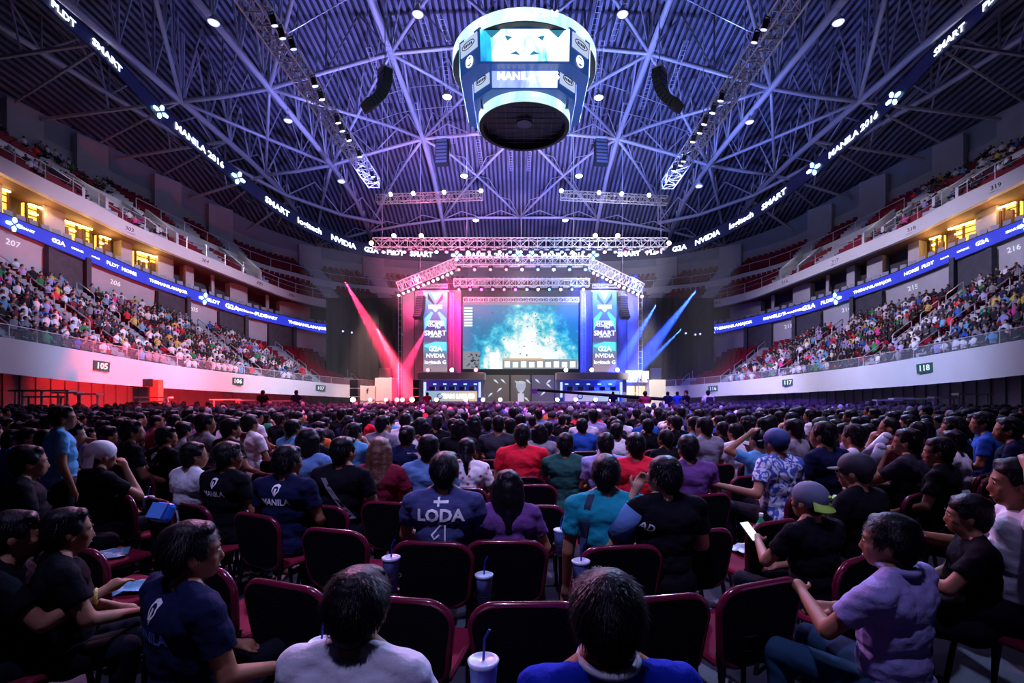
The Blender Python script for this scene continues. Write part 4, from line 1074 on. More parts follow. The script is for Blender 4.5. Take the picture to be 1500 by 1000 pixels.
# centre panels
b = MB(); 
for x0, x1, yy in ((712, 746, 43.4), (748, 777, 43.7), (779, 812, 43.4)):
    o = px_rect(x0, 549, x1, 588, yy, .1).build('set_panel', mat('grey_translucent_panel', (.30, .29, .27), .25) if x0 < 770 else mat('violet_panel', (.26, .24, .42), .25)); tag(o, {712: 'grey upright set panel with white shards left of the trophy', 748: 'grey upright set panel behind the trophy', 779: 'violet upright set panel right of the trophy'}[x0], 'set panel')
    s = MB(); c0 = (x0 + x1) / 2
    for i in range(4):
        xx, yy0 = rnd.uniform(x0 + 4, x1 - 4), rnd.uniform(553, 582); d = rnd.choice((-1, 1))
        vs = [at(xx, yy0, yy - .03), at(xx + d * 4, yy0 + 1, yy - .03), at(xx + d * 8, yy0 + 7, yy - .03), at(xx + d * 2, yy0 + 3, yy - .03)]
        s.add(vs, [(0, 1, 2, 3)])
    s.build('shard_graphic', glow('shard_white', (.7, .8, 1), 1.0), o)
# trophy: shield on a plinth
tp = empty('trophy_plinth', (at(763, 0, 40.6).x, 40.6, .9), 0, 'slim white plinth at stage centre carrying the shield trophy', 'plinth')
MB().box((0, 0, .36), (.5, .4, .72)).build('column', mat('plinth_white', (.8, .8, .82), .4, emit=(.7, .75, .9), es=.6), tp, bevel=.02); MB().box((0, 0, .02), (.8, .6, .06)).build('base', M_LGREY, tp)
ts = MB(); prof_ = [(-.38, .95), (-.2, 1.0), (0, 1.05), (.2, 1.0), (.38, .95), (.4, .55), (.26, .2), (0, 0.02), (-.26, .2), (-.4, .55)]
n = len(prof_); ts.add([(x, -.08, z) for x, z in prof_] + [(x, .04, z) for x, z in prof_] + [(x * .6, -.16, .5 + (z - .5) * .6) for x, z in prof_], [tuple(range(2 * n - 1, n - 1, -1)), tuple(range(2 * n, 3 * n))] + [(i, (i + 1) % n, n + (i + 1) % n, n + i) for i in range(n)] + [(i, (i + 1) % n, 2 * n + (i + 1) % n, 2 * n + i) for i in range(n)])
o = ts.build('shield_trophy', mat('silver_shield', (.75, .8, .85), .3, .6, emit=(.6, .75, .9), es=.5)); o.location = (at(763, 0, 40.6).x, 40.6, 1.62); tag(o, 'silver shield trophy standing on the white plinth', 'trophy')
# stage front uplights
for px, col, nm in ((733, 'pnk', 'pink'), (843, 'wht', 'white'), (872, 'wht', 'white'), (816, 'wht', 'white'), (895, 'wht', 'white'), (683, 'wrm', 'orange'), (708, 'wrm', 'orange'), (640, 'wrm', 'orange')):
    p = at(px, 586, 39.2); p.z = max(.25, p.z)
    fixture('par_light', p, p + Vector((0, -8, 2)), 'small %s floor lamp along the stage front edge' % nm, L_[col], 'floor lamps on the stage edge, ' + nm, 1.4)
# jib crane
a, c = at(786, 571, 37), at(978, 585, 33)
jb = MB().tube(a, c, .10, .12, n=8).build('camera_crane', M_BLACK); tag(jb, 'long black camera crane arm reaching over the right of the stage front', 'camera crane')
MB().box(a + Vector((-.2, 0, -.1)), (.5, .35, .35)).build('camera_head', mat('crane_head_grey', (.3, .3, .6), .4), jb)
MB().box(c + Vector((.3, 0, 0)), (.9, .4, .4)).build('counterweight', M_BLACK, jb)
MB().tube(at(950, 583, 33.6), Vector((at(950, 583, 33.6).x, 33.6, .3)), .08).tube(Vector((at(950, 583, 33.6).x - .6, 33.6, .0)), Vector((at(950, 583, 33.6).x, 33.6, .6)), .05).tube(Vector((at(950, 583, 33.6).x + .6, 33.6, .0)), Vector((at(950, 583, 33.6).x, 33.6, .6)), .05).build('tripod', M_BLACK, jb)
# white portals at the bowl ends
M_CREAM = mat('cream_panel', (.75, .70, .62), .5)
def blk(x0, y0, x1, y1, Y, d, nm, lab, m, cat='block'):
    a, c = at(x0, y1, Y), at(x1, y0, Y); z0 = max(0, a.z - 1.0) if y1 > 560 else a.z
    o = MB().box(((a.x + c.x) / 2, Y + d / 2, (z0 + c.z) / 2), (c.x - a.x, d, c.z - z0)).build(nm, m, bevel=.03)
    return tag(o, lab, cat) if lab else o
p = blk(524, 565, 549, 588, 42.5, 1.5, 'portal_block', 'low white portal block with a small black f mark left of the stage', M_CREAM, 'portal')
t = text_mesh('f', .6, M_BLACK, 'lettering', p, at(538, 573, 42.46), (R(90), 0, 0), bold=.03)
blk(549, 553, 574, 588, 42.9, 2.0, 'portal_block', 'taller cream portal block beside the stage on the left', M_CREAM, 'portal')
q = blk(916, 543, 951, 560, 42.9, 1.6, 'portal_block', 'pale grey canopy box over the lit doorway right of the stage', M_WHITE, 'portal')
db = MB()
for x in (922, 930, 938, 949): db.box(at(x, 556, 42.86), (.12, .05, .12))
db.build('dark_spot_mark', M_BLACK, q)
q = blk(951, 556, 975, 588, 42.5, 2.0, 'portal_block', 'plain cream portal block right of the lit doorway', M_CREAM, 'portal')
q = px_rect(917, 564, 950, 582, 44, .2).build('lit_doorway', glow('doorway_warm', (1, .72, .45), 1.5)); tag(q, 'warm lit doorway opening right of the stage', 'doorway')
MB().box(at(930.5, 573, 43.9), (.1, .1, 1.3)).build('door_mullion', M_CREAM, q)
px_rect(917, 559, 950, 565, 43.9, .2).build('door_lintel', M_CREAM, q)
# stairs by the portals
for x0, x1, side in ((555, 572, 'left'), (952, 968, 'right')):
    b = MB()
    for i in range(8):
        y = 44.8 + i * .5; p0 = at(x0 + (i * .2), 0, y).x; p1 = at(x1, 0, y).x; b.box(((p0 + p1) / 2, y, (2.0 + i * .3) / 2), (p1 - p0, .5, 2.0 + i * .3))
    tag(b.build('concrete_stairs', mat('sand_concrete', (.5, .45, .36), .8)), 'narrow sand coloured stairs climbing behind the %s portal blocks' % side, 'stairs')
# speaker stacks, DJ barrier
for x0, x1, lab in ((514, 526, 'black speaker stack standing left of the white portal block'), (606, 615, 'slim black speaker stack beside the left booth')):
    a, c = at(x0, 588, 40), at(x1, 556, 40); r = empty('speaker_stack', ((a.x + c.x) / 2, 40, 0), 0, lab, 'speaker')
    for i in range(4): MB().box((0, 0, c.z * (i + .5) / 4), (c.x - a.x, .6, c.z / 4 - .03)).build('cabinet', M_BLACK, r, bevel=.03)
r = empty('media_riser', (at(566, 0, 38).x, 38, 0), 0, 'low red lit media riser with crowd barrier in front left of the stage', 'riser')
wq = (608 - 526) / F * 38
MB().box((0, 0, .75), (wq, 1.4, .12)).build('riser_top', mat('riser_top_dark', (.08, .02, .03), .4), r); MB().box((0, .2, .4), (wq * .98, 1.0, .7)).build('riser_front', mat('riser_red_cloth', (.35, .03, .04), .7), r)
b = MB()
for i in range(14): b.tube((-wq / 2 + i * wq / 13, -1.3, 0), (-wq / 2 + i * wq / 13, -1.3, 1.05), .03)
for z in (.25, 1.05): b.tube((-wq / 2, -1.3, z), (wq / 2, -1.3, z), .035)
b.build('barrier_frame', M_ALU, r)
for px in (518, 543, 566, 590, 604, 582):
    p = at(px, 584, 36.4); p.z = 1.15
    fixture('par_light', p, p + Vector((1, -8, .5)), 'orange red lamp clamped to the barrier of the media riser', L_['wrm'] if px in (518, 604) else L_['red'], 'lamps along the media riser barrier', 1.6)
# bleacher benches under the left stand (white strips)
for i, (px, py, w_) in enumerate(((42, 572, 1.3), (66, 572, 2.2), (66, 581, 1.6), (100, 575, 1.0), (130, 577, .9), (225, 582, 1.6), (225, 588, 1.2), (330, 585, 1.6), (365, 586, 1.4), (420, 587, 1.6), (1300, 586, 1.2), (1330, 584, 1.6), (1425, 577, 1.4), (1382, 582, 1.0))):
    Y = 19.5 if px < 150 or px > 1380 else (23 if abs(px - CX) > 500 else 28)
    p = at(px, py, Y); b = MB().box(p, (w_, .35, .07))
    for sx in (-.4, .4): b.tube(p + Vector((sx * w_, 0, 0)), Vector((p.x + sx * w_, p.y, 0)), .04)
    tag(b.build('bench', M_WHITE), 'narrow white bench at the edge of the floor under the %s stand' % ('left' if px < CX else 'right'), 'bench', 'white benches under the %s stand' % ('left' if px < CX else 'right'))
# red lit wall box on the left
blk(219, 556, 232, 568, 27.5, .4, 'wall_cabinet', 'small red lit cabinet under the left fascia', mat('orange_red_box', (.6, .15, .08), .6), 'cabinet')
q = px_rect(190, 555, 218, 566, 27.2, .3).build('wall_opening_cover', M_BLACK); tag(q, 'dark rectangular recess cover under the left fascia beside the red cabinet', 'cover')
# haze
hz = MB().box((0, 43.2, 6.6), (34, 11.0, 13.0)); hm = bpy.data.materials.new('stage_haze'); hm.use_nodes = True; nt = hm.node_tree; nt.nodes.clear()
out = nt.nodes.new('ShaderNodeOutputMaterial'); vs = nt.nodes.new('ShaderNodeVolumeScatter'); vs.inputs['Density'].default_value = .018; vs.inputs['Anisotropy'].default_value = 0; nt.links.new(vs.outputs[0], out.inputs['Volume'])
HZ = hz.build('stage_haze', hm); tag(HZ, 'thin haze hanging around the stage and catching the beams', 'haze', kind='stuff')
# ---------------------------------------------------------------- people
from mathutils.bvhtree import BVHTree
def remesh(mb, voxel, name, it=4, wr=0.0, seed=0, fac=.5):
    me = mb.mesh('tmp'); o = bpy.data.objects.new('tmp', me); COL.objects.link(o)
    md = o.modifiers.new('r', 'REMESH'); md.mode = 'VOXEL'; md.voxel_size = voxel; md.use_smooth_shade = True
    sm = o.modifiers.new('s', 'SMOOTH'); sm.iterations = it; sm.factor = fac
    dg = bpy.context.evaluated_depsgraph_get(); dg.update()
    m2 = bpy.data.meshes.new_from_object(o.evaluated_get(dg)); bpy.data.objects.remove(o); bpy.data.meshes.remove(me)
    m2.name = name
    if wr:
        n = len(m2.vertices); co = np.empty(n * 3, 'f'); m2.vertices.foreach_get('co', co); co = co.reshape(n, 3)
        no = np.empty(n * 3, 'f'); m2.vertices.foreach_get('normal', no); no = no.reshape(n, 3)
        d = np.array([noise.noise(Vector((c[0] * 7 + seed, c[1] * 9, c[2] * 13 + c[0] * 5))) + .5 * noise.noise(Vector((c[0] * 19, c[1] * 19 + seed, c[2] * 30))) for c in co])
        co += no * (d * wr)[:, None]; m2.vertices.foreach_set('co', co.ravel()); m2.update()
    m2.materials.clear()
    for p in m2.polygons: pass
    m2.polygons.foreach_set('use_smooth', [True] * len(m2.polygons))
    return m2
def V(*a): return Vector(a)
ARMS = {  # right arm elbow, wrist (mirrored for the left)
    'rest': (V(.27, .02, .74), V(.17, .27, .63)), 'lap': (V(.26, .05, .76), V(.06, .30, .66)),
    'chin': (V(.22, .20, .80), V(.04, .17, 1.04)), 'fold': (V(.27, .10, .80), V(-.04, .24, .80)),
    'ear': (V(.37, .02, .74), V(.17, .06, 1.07)), 'head': (V(.38, .05, 1.08), V(.13, .0, 1.26)),
    'front': (V(.25, .14, .78), V(.07, .36, .84)), 'back': (V(.33, -.10, .76), V(.55, .12, .82)), 'hang': (V(.24, -.02, .70), V(.25, .06, .46)),
}
def person_prims(armR='rest', armL='rest', hyaw=0.0, hpitch=0.0, stand=False, wide=1.0, fingers=True, lean=0.0):
    S, T, P, SH = MB(), MB(), MB(), MB(); up = .42 if stand else 0.0; U = V(0, 0, up)
    def tilt(p):  # torso lean about the pelvis
        q = p - V(0, 0, .5); a = lean * min(1, max(0, q.z / .4)); return V(q.x, q.y * math.cos(a) + q.z * math.sin(a), q.z * math.cos(a) - q.y * math.sin(a)) + V(0, 0, .5)
    w = wide
    # torso
    tor = [((0, -.02, .54), (.165 * w, .125, .11)), ((0, -.005, .66), (.150 * w, .118, .13)), ((0, -.01, .80), (.160 * w, .118, .14)), ((0, -.02, .91), (.172 * w, .110, .12))]
    for c, r in tor:
        S.ell(tilt(V(*c)) + U, [x * .93 for x in r]); T.ell(tilt(V(*c)) + U, [x + .016 for x in r])
    sh = .185 * w; sR, sL = V(sh, -.03, .985), V(-sh, -.03, .985)
    S.cap(tilt(sL) + U, tilt(sR) + U, .052, .052); T.cap(tilt(sL) + U, tilt(sR) + U, .070, .070)
    for sx in (-1, 1):
        S.cap(tilt(V(sx * .13, -.03, 1.0)) + U, tilt(V(sx * .035, -.015, 1.075)) + U, .05, .035); T.cap(tilt(V(sx * .15, -.03, 1.0)) + U, tilt(V(sx * .060, -.030, 1.048)) + U, .064, .042)
        T.ell(tilt(V(sx * .10, -.06, .93)) + U, (.10, .07, .10))
    # neck + head
    nb = tilt(V(0, -.02, 1.0)) + U; nt = tilt(V(0, .0, 1.12)) + U
    S.cap(nb, nt, .060, .054)
    HR = Matrix.Rotation(hyaw, 3, 'Z') @ Matrix.Rotation(-hpitch, 3, 'X'); HC = tilt(V(0, .005, 1.12)) + U
    def h(x, y, z): return HC + HR @ V(x, y, z)
    S.ell(h(0, .0, .075), (.077, .096, .100), HR); S.ell(h(0, .035, .0), (.060, .066, .072), HR); S.ell(h(0, .062, -.045), (.030, .026, .022), HR)
    S.ell(h(0, .07, .05), (.058, .035, .05), HR); S.cap(h(0, .094, .045), h(0, .108, .014), .010, .0135, n=8); S.ell(h(0, .098, .005), (.02, .012, .01), HR)
    S.ell(h(0, .09, -.018), (.025, .013, .007), HR); S.ell(h(0, .088, -.029), (.021, .013, .008), HR); S.ell(h(0, .088, .068), (.052, .014, .010), HR)
    for sx in (-1, 1):
        S.ell(h(sx * .080, .002, .035), (.012, .022, .033), HR @ Matrix.Rotation(sx * .35, 3, 'Z')); S.ell(h(sx * .045, .068, .02), (.022, .025, .02), HR)
    eyes = MB()
    for sx in (-1, 1):
        eyes.ell(h(sx * .031, .0905, .048), (.013, .009, .0075), HR, 8, 6, mi=1); eyes.ell(h(sx * .031, .097, .048), (.006, .004, .006), HR, 8, 6, mi=2)
        eyes.box(h(sx * .031, .1015, .071), (.034, .004, .006), HR, mi=2)
    eyes.ell(h(0, .1005, -.0235), (.02, .004, .002), HR, 8, 4, mi=3)
    # arms
    for sx, kind, s0 in ((1, armR, sR), (-1, armL, sL)):
        e, wr = ARMS[kind]; e = V(e.x * sx, e.y, e.z); wr = V(wr.x * sx, wr.y, wr.z); s1 = tilt(s0) + U; e = tilt(e) + U; wr = tilt(wr) + U
        S.cap(s1, e, .048, .040); S.cap(e, wr, .041, .026)
        m_ = s1.lerp(e, .62); T.cap(s1, s1.lerp(e, .2), .066, .064); T.tube(s1, m_, .066, .064, n=14)
        d = (wr - e).normalized(); pe = wr + d * .05
        S.cap(wr, pe, .027, .034, n=10); up_ = V(0, 0, 1) if abs(d.z) < .8 else V(0, 1, 0); sd = d.cross(up_).normalized(); nn = sd.cross(d).normalized()
        if fingers:
            for q, (o_, L) in enumerate(((-.028, .052), (-.010, .066), (.009, .07), (.028, .062))):
                b0 = pe + sd * o_ + d * .018; k1 = b0 + d * L * .5 - nn * .004; k2 = k1 + (d * .8 - nn * .6).normalized() * L * .55
                S.cap(b0, k1, .0095, .009, n=8); S.cap(k1, k2, .009, .0078, n=8)
            tb = wr + d * .03 + sd * .026 * -sx; t1 = tb + (d * .6 - sd * sx * .8).normalized() * .038; S.cap(tb, t1, .013, .011, n=8); S.cap(t1, t1 + (d * .9 - sd * sx * .2).normalized() * .03, .0105, .009, n=8)
    # legs
    for sx in (-1, 1):
        if stand:
            hp, kn, an = V(sx * .09, 0, .92), V(sx * .10, .02, .50), V(sx * .10, -.02, .09)
        else:
            hp, kn, an = V(sx * .095, 0, .525), V(sx * .14, .45, .53), V(sx * .13, .40, .10)
        S.cap(hp, kn, .075, .052); S.cap(kn, an, .050, .038)
        P.cap(hp, kn, .092, .068); P.cap(kn, an, .066, .052); P.ell(hp, (.11, .11, .1))
        S.cap(an, an + V(0, .10, -.05), .036, .03)
        SH.cap(an + V(0, -.03, -.045), an + V(sx * .02, .14, -.055), .045, .036); SH.box(an + V(sx * .01, .055, -.083), (.085, .25, .025))
    P.ell(V(0, -.01, .54) + U, (.175 * w, .135, .095))
    return S, T, P, SH, eyes, (HC, HR)
def hair_mb(kind, HC, HR, seed=0, N=0):
    b = MB()
    def h(x, y, z): return HC + HR @ V(x, y, z)
    r = random.Random(seed)
    if kind == 'buzz':
        b.ell(h(0, -.008, .085), (.081, .097, .096), HR); b.ell(h(0, -.045, .03), (.07, .055, .06), HR)
    else:
        k = 1.0 if kind != 'messy' else 1.06
        b.ell(h(0, -.013, .106), (.086 * k, .100 * k, .077 * k), HR, 20, 14); b.ell(h(0, -.038, .062), (.088 * k, .078 * k, .098), HR, 20, 14); b.ell(h(0, -.055, .0), (.060, .045, .055), HR)
        for sx in (-1, 1): b.ell(h(sx * .066, .012, .075), (.026, .045, .045), HR)
        b.ell(h(.015, .052, .140), (.058, .032, .028), HR)
    if kind == 'long':
        for i in range(9):
            a = PI * (i / 8) + PI; x, y = math.cos(a) * .085, math.sin(a) * .06 - .02
            b.cap(h(x * .9, y, .08), h(x * 1.35, y * 1.2 - .035, -.20 - r.uniform(0, .06)), .034, .022)
        b.cap(h(0, -.085, .05), h(0, -.115, -.22), .06, .05)
    elif kind == 'bob':
        for i in range(9):
            a = PI * (i / 8) + PI; x, y = math.cos(a) * .085, math.sin(a) * .055 - .015; b.cap(h(x, y, .08), h(x * 1.15, y * 1.15, -.065), .034, .028)
        b.cap(h(0, -.07, .05), h(0, -.08, -.05), .055, .045)
    elif kind == 'pony':
        b.cap(h(0, -.11, .07), h(0.01, -.15, -.04), .030, .036); b.cap(h(.01, -.15, -.04), h(.02, -.13, -.19), .036, .012)
    elif kind == 'bun': b.ell(h(0, -.125, .09), (.042, .036, .042), HR)
    return b
def strands(HC, HR, n, seed, L=.045, messy=.35):
    b = MB(); r = random.Random(seed); vs = []; fs = []
    for i in range(n):
        th = r.uniform(0, 2 * PI); ph = math.acos(r.uniform(-.25, 1)); d = V(math.sin(ph) * math.cos(th), math.sin(ph) * math.sin(th), math.cos(ph))
        if d.y > .55 and d.z < .45: continue
        p = V(d.x * .087, d.y * .096 - .014, .090 + d.z * .093 - (0 if d.y > 0 else .02 * (1 - d.z)))
        dn = V(d.x * .6, d.y * .6 + (.3 if d.y > .2 else -.1), -1.0 + d.z * .6) + V(r.uniform(-1, 1), r.uniform(-1, 1), r.uniform(-.4, .9)) * messy
        dn = (dn - d * dn.dot(d) * .75).normalized(); sd = dn.cross(d)
        if sd.length < .1: continue
        sd.normalize(); l = L * r.uniform(.6, 1.3); wd = r.uniform(.0016, .0032)
        p = p - d * .006; q = p + dn * l * .5 + d * .004; e = q + dn * l * .5 + d * r.uniform(-.004, .007)
        B = len(vs); vs += [HC + HR @ x for x in (p - sd * wd, p + sd * wd, q + sd * wd * .8, q - sd * wd * .8, e)]; fs += [(B, B + 1, B + 2, B + 3), (B + 3, B + 2, B + 4)]
    b.v = vs; b.f = fs; b.m = [0] * len(fs); return b
M_SKIN = [mat('skin_tan', (.34, .155, .09), .55, spec=.25), mat('skin_light', (.52, .28, .19), .55, spec=.25), mat('skin_brown', (.20, .09, .055), .55, spec=.25)]
M_HAIR = mat('black_hair', (.005, .004, .007), .42, bump=.2, bscale=90, spec=.15)
M_HAIRB = mat('brown_hair', (.10, .035, .02), .42, bump=.5, bscale=120)
M_EYEW = mat('eye_white', (.7, .68, .66), .3); M_EYED = mat('eye_dark', (.01, .008, .008), .3); M_LIP = mat('lip', (.3, .09, .08), .5)
SHIRTC = {'black': (.004, .004, .008), 'navy': (.007, .010, .045), 'white': (.72, .72, .80), 'grey': (.22, .22, .27), 'red': (.72, .015, .04), 'teal': (.01, .26, .33), 'blue': (.02, .09, .42), 'royal blue': (.01, .03, .48), 'light blue': (.10, .34, .60),
          'green': (.02, .22, .08), 'dark green': (.02, .085, .075), 'maroon': (.16, .01, .03), 'purple': (.13, .05, .20), 'lavender': (.36, .33, .66), 'pink': (.75, .05, .32), 'orange': (.7, .16, .04), 'dark grey': (.03, .03, .045), 'yellow': (.65, .45, .08), 'denim': (.10, .20, .42), 'slate blue': (.05, .06, .17)}
def shirt_mat(c): return mat(c.replace(' ', '_') + '_cloth', SHIRTC[c], .9, bump=.25, bscale=35, spec=.12)
M_PANTS = [mat('dark_trousers', (.006, .007, .014), .85, spec=.1), mat('blue_jeans', (.02, .06, .11), .85, spec=.1)]
M_SHOE = mat('dark_shoe', (.02, .02, .02), .6)
_pc = {}
def proto(armR, armL, hyaw, hair, stand=False, wide=1.0, voxel=.014, lean=0.0, N=220, hpitch=0.0, seed=0):
    key = (armR, armL, round(hyaw, 2), stand, wide, voxel, lean, hpitch, seed)
    if key not in _pc:
        S, T, P, SH, eyes, hd = person_prims(armR, armL, hyaw, hpitch, stand, wide, True, lean)
        me = remesh(S, voxel, 'person', 3 if voxel > .008 else 5)
        # join the eyes to the head
        for m in (M_SKIN[0], M_EYEW, M_EYED, M_LIP): me.materials.append(m)
        import bmesh
        bm = bmesh.new(); bm.from_mesh(me); em = eyes.mesh('e', (M_SKIN[0], M_EYEW, M_EYED, M_LIP), True); bm.from_mesh(em); bm.to_mesh(me); bm.free(); bpy.data.meshes.remove(em)
        sh = remesh(T, voxel * .9, 'shirt', 4, wr=.010, seed=seed + hyaw); sh.materials.append(M_BLACK)
        pa = remesh(P, max(voxel, .012), 'trousers', 4, wr=.008); pa.materials.append(M_PANTS[0])
        so = SH.mesh('shoe', M_SHOE, True)
        _pc[key] = (me, sh, pa, so, hd)
    me, sh, pa, so, hd = _pc[key]
    hk = ('hair', hair, key)
    if hair and hk not in _pc:
        hb = hair_mb(hair, *hd, seed=3); hm = remesh(hb, .008 if voxel > .008 else .005, 'hair', 3, wr=.007 if hair != 'buzz' else .003, seed=seed)
        if N and hair != 'buzz':
            import bmesh
            sb = strands(*hd, N if hair != 'messy' else int(N * 1.5), 5 + seed, .055, .14 if hair != 'messy' else .5); sm = sb.mesh('s'); bm = bmesh.new(); bm.from_mesh(hm); bm.from_mesh(sm); bm.to_mesh(hm); bm.free()
        hm.materials.clear(); hm.materials.append(M_HAIR); _pc[hk] = hm
    return me, sh, pa, so, (_pc[hk] if hair else None), hd
def link(name, me, parent=None):
    o = bpy.data.objects.new(name, me); COL.objects.link(o); o.parent = parent; return o
def setm(o, m, i=0):
    o.material_slots[i].link = 'OBJECT'; o.material_slots[i].material = m
placed = []
def person(loc, yaw, lab, shirt='black', hair='short', armR='rest', armL='rest', hyaw=0.0, stand=False, scale=1.0, wide=1.0, voxel=.014, lean=0.0, skin=0, hcol=None, grp=None, pants=0, parts=3, N=220, hpitch=0.0, seed=0):
    me, sh, pa, so, hm, hd = proto(armR, armL, hyaw, hair, stand, wide, voxel, lean, N, hpitch, seed)
    b = link('person', me); b.location = loc; b.rotation_euler = (0, 0, yaw); b.scale = (scale,) * 3; setm(b, M_SKIN[skin])
    tag(b, lab, 'person', grp)
    s = link('shirt', sh, b); setm(s, shirt_mat(shirt) if isinstance(shirt, str) else shirt)
    if hm: h_ = link('hair', hm, b); setm(h_, hcol or M_HAIR)
    if parts > 2: p = link('trousers', pa, b); setm(p, M_PANTS[pants])
    if parts > 3: link('shoe', so, b)
    b['_hc'] = [*hd[0]]; placed.append((loc[0], loc[1]))
    return b, s, hd
def decal(s, txt, x, z, size, m, front=False, mesh=None, sx=1.0, bold=.02, rot=0.0, name='printed_lettering', dx=0.0):
    """lettering printed on the back of a shirt, wrapped onto its surface"""
    if mesh is None:
        t = text_mesh(txt, size, m, depth=0, bold=bold, sx=sx); me = t.data; bpy.data.objects.remove(t)
    else: me = mesh
    bt = BVHTree.FromPolygons([v.co for v in s.data.vertices], [tuple(p.vertices) for p in s.data.polygons])
    import bmesh
    bm = bmesh.new(); bm.from_mesh(me)
    bmesh.ops.triangulate(bm, faces=bm.faces); bmesh.ops.subdivide_edges(bm, edges=[e for e in bm.edges if e.calc_length() > .015], cuts=1); bm.to_mesh(me); bm.free()
    c, sn = math.cos(rot), math.sin(rot)
    for v in me.vertices:
        X = x + v.co.x * c - v.co.y * sn; Z = z + v.co.x * sn + v.co.y * c
        hit = bt.ray_cast(V(X, -1.0, Z), V(0, 1, 0))
        v.co = V(X, (hit[0].y if hit[0] else -.1) - .004, Z)
    me.update(); return link(name, me, s)
def crest(size):
    b = MB(); pts = [(-.35, .45), (0, .55), (.35, .45), (.38, .0), (0, -.5), (-.38, 0)]; b.add([(x * size, y * size, 0) for x, y in pts] + [(x * size * .68, y * size * .68, 0) for x, y in pts], [(i, (i + 1) % 6, 6 + (i + 1) % 6, 6 + i) for i in range(6)])
    b.add([(-.1 * size, .2 * size, 0), (.1 * size, .2 * size, 0), (.1 * size, -.25 * size, 0), (-.1 * size, -.25 * size, 0)], [(0, 1, 2, 3)]); return b.mesh('crest', M_PRINT)
M_PRINT = mat('white_print', (.9, .9, .92), .5); M_PRINTB = mat('blue_print', (.08, .14, .5), .6)
def glasses(b, hd):
    HC, HR = hd; g = MB()
    for sx in (-1, 1):
        g.path([HC + HR @ V(sx * .032 + .024 * math.cos(a), .108, .048 + .017 * math.sin(a)) for a in [2 * PI * i / 14 for i in range(14)]], .0025, n=5, closed=True)
        g.path([HC + HR @ V(sx * .056, .106, .052), HC + HR @ V(sx * .084, .06, .052), HC + HR @ V(sx * .088, -.005, .045)], .003, n=5)
    g.tube(HC + HR @ V(-.009, .109, .05), HC + HR @ V(.009, .109, .05), .0025)
    g.build('glasses', M_FIX, b)
def manila(s, z=.90, size=.075, m=None):
    m = m or M_PRINT; z += .04
    decal(s, 'MANILA', 0, z - .085, size, m, bold=.03); decal(s, '', 0, z, 1, m, mesh=crest(.085), name='crest_print')
def cap_part(b, hd, m, brim_back=False, brimm=None, droop=0.0):
    HC, HR = hd; c = MB()
    c.ell(HC + HR @ V(0, -.004, .09), (.098, .116, .098), HR, 20, 14)
    o = remesh(c, .01, 'cap', 2); o.materials.append(m); q = link('cap', o, b)
    sgn = -1 if brim_back else 1
    vs = []
    for i in range(9):
        a = PI * i / 8; vs.append(HC + HR @ V(.078 * math.cos(a), sgn * (.07 + .02 * math.sin(a)), .07)); 
    for i in range(9):
        a = PI * i / 8; vs.append(HC + HR @ V(.085 * math.cos(a), sgn * (.09 + (.085 - droop * .45) * math.sin(a)), .055 - droop))
    vs2 = [v + V(0, 0, .008) for v in vs]; bb = MB(); bb.add(vs + vs2, [(i, i + 1, 10 + i, 9 + i) for i in range(8)] + [(18 + i + 1, 18 + i, 27 + i, 28 + i) for i in range(8)] + [(9 + i, 10 + i, 28 + i, 27 + i) for i in range(8)])
    bb.build('brim', brimm or m, q, smooth=True)
    return q
def strap(b, s, m, pts):
    bt = BVHTree.FromPolygons([v.co for v in s.data.vertices], [tuple(p.vertices) for p in s.data.polygons]); A, B = [], []
    for x, z in pts:
        for L, dx in ((A, -.02), (B, .02)):
            h = bt.ray_cast(V(x + dx, -1, z), V(0, 1, 0)); L.append(V(x + dx, (h[0].y if h[0] else -.12) - .008, z))
    mb = MB(); mb.band([A, B, [p + V(0, .006, 0) for p in B], [p + V(0, .006, 0) for p in A]]); mb.build('shoulder_strap', m, b)

# rows of the floor seating, curved towards the stage
def row_c(Y0): return .45 / Y0
def row_y(Y0, X):
    c = row_c(Y0); x1 = .27 / c; a = abs(X)
    return Y0 + (c * a * a if a < x1 else c * x1 * x1 + .54 * (a - x1)) * (1 if Y0 < 9 else max(0, 1 - (Y0 - 9) / 8))
def row_yaw(Y0, X):
    c = row_c(Y0); s = min(2 * c * abs(X), .54 + .02 * abs(X)); return math.copysign(math.atan(s) * min(1.25, .9 + abs(X) * .06), X)
def toward(X, Y): return math.atan2(X, 7.0 + .2 * Y)
def W(px, ytop, Y): return (px - CX) / F * Y, (H - (ytop - CY) / F * Y)

def near(px, ytop, Y, lab, yaw=None, stand=False, **k):
    X, zt = W(px, ytop, Y); nat = 1.73 if stand else 1.315
    sc = max(.88, min(1.12, zt / nat)); y0 = toward(X, Y) if yaw is None else R(yaw)
    # keep the head (not the hips) at the wanted pixel
    b, s, hd = person((X, Y, 0), y0, lab, stand=stand, scale=sc, **k); return b, s, hd

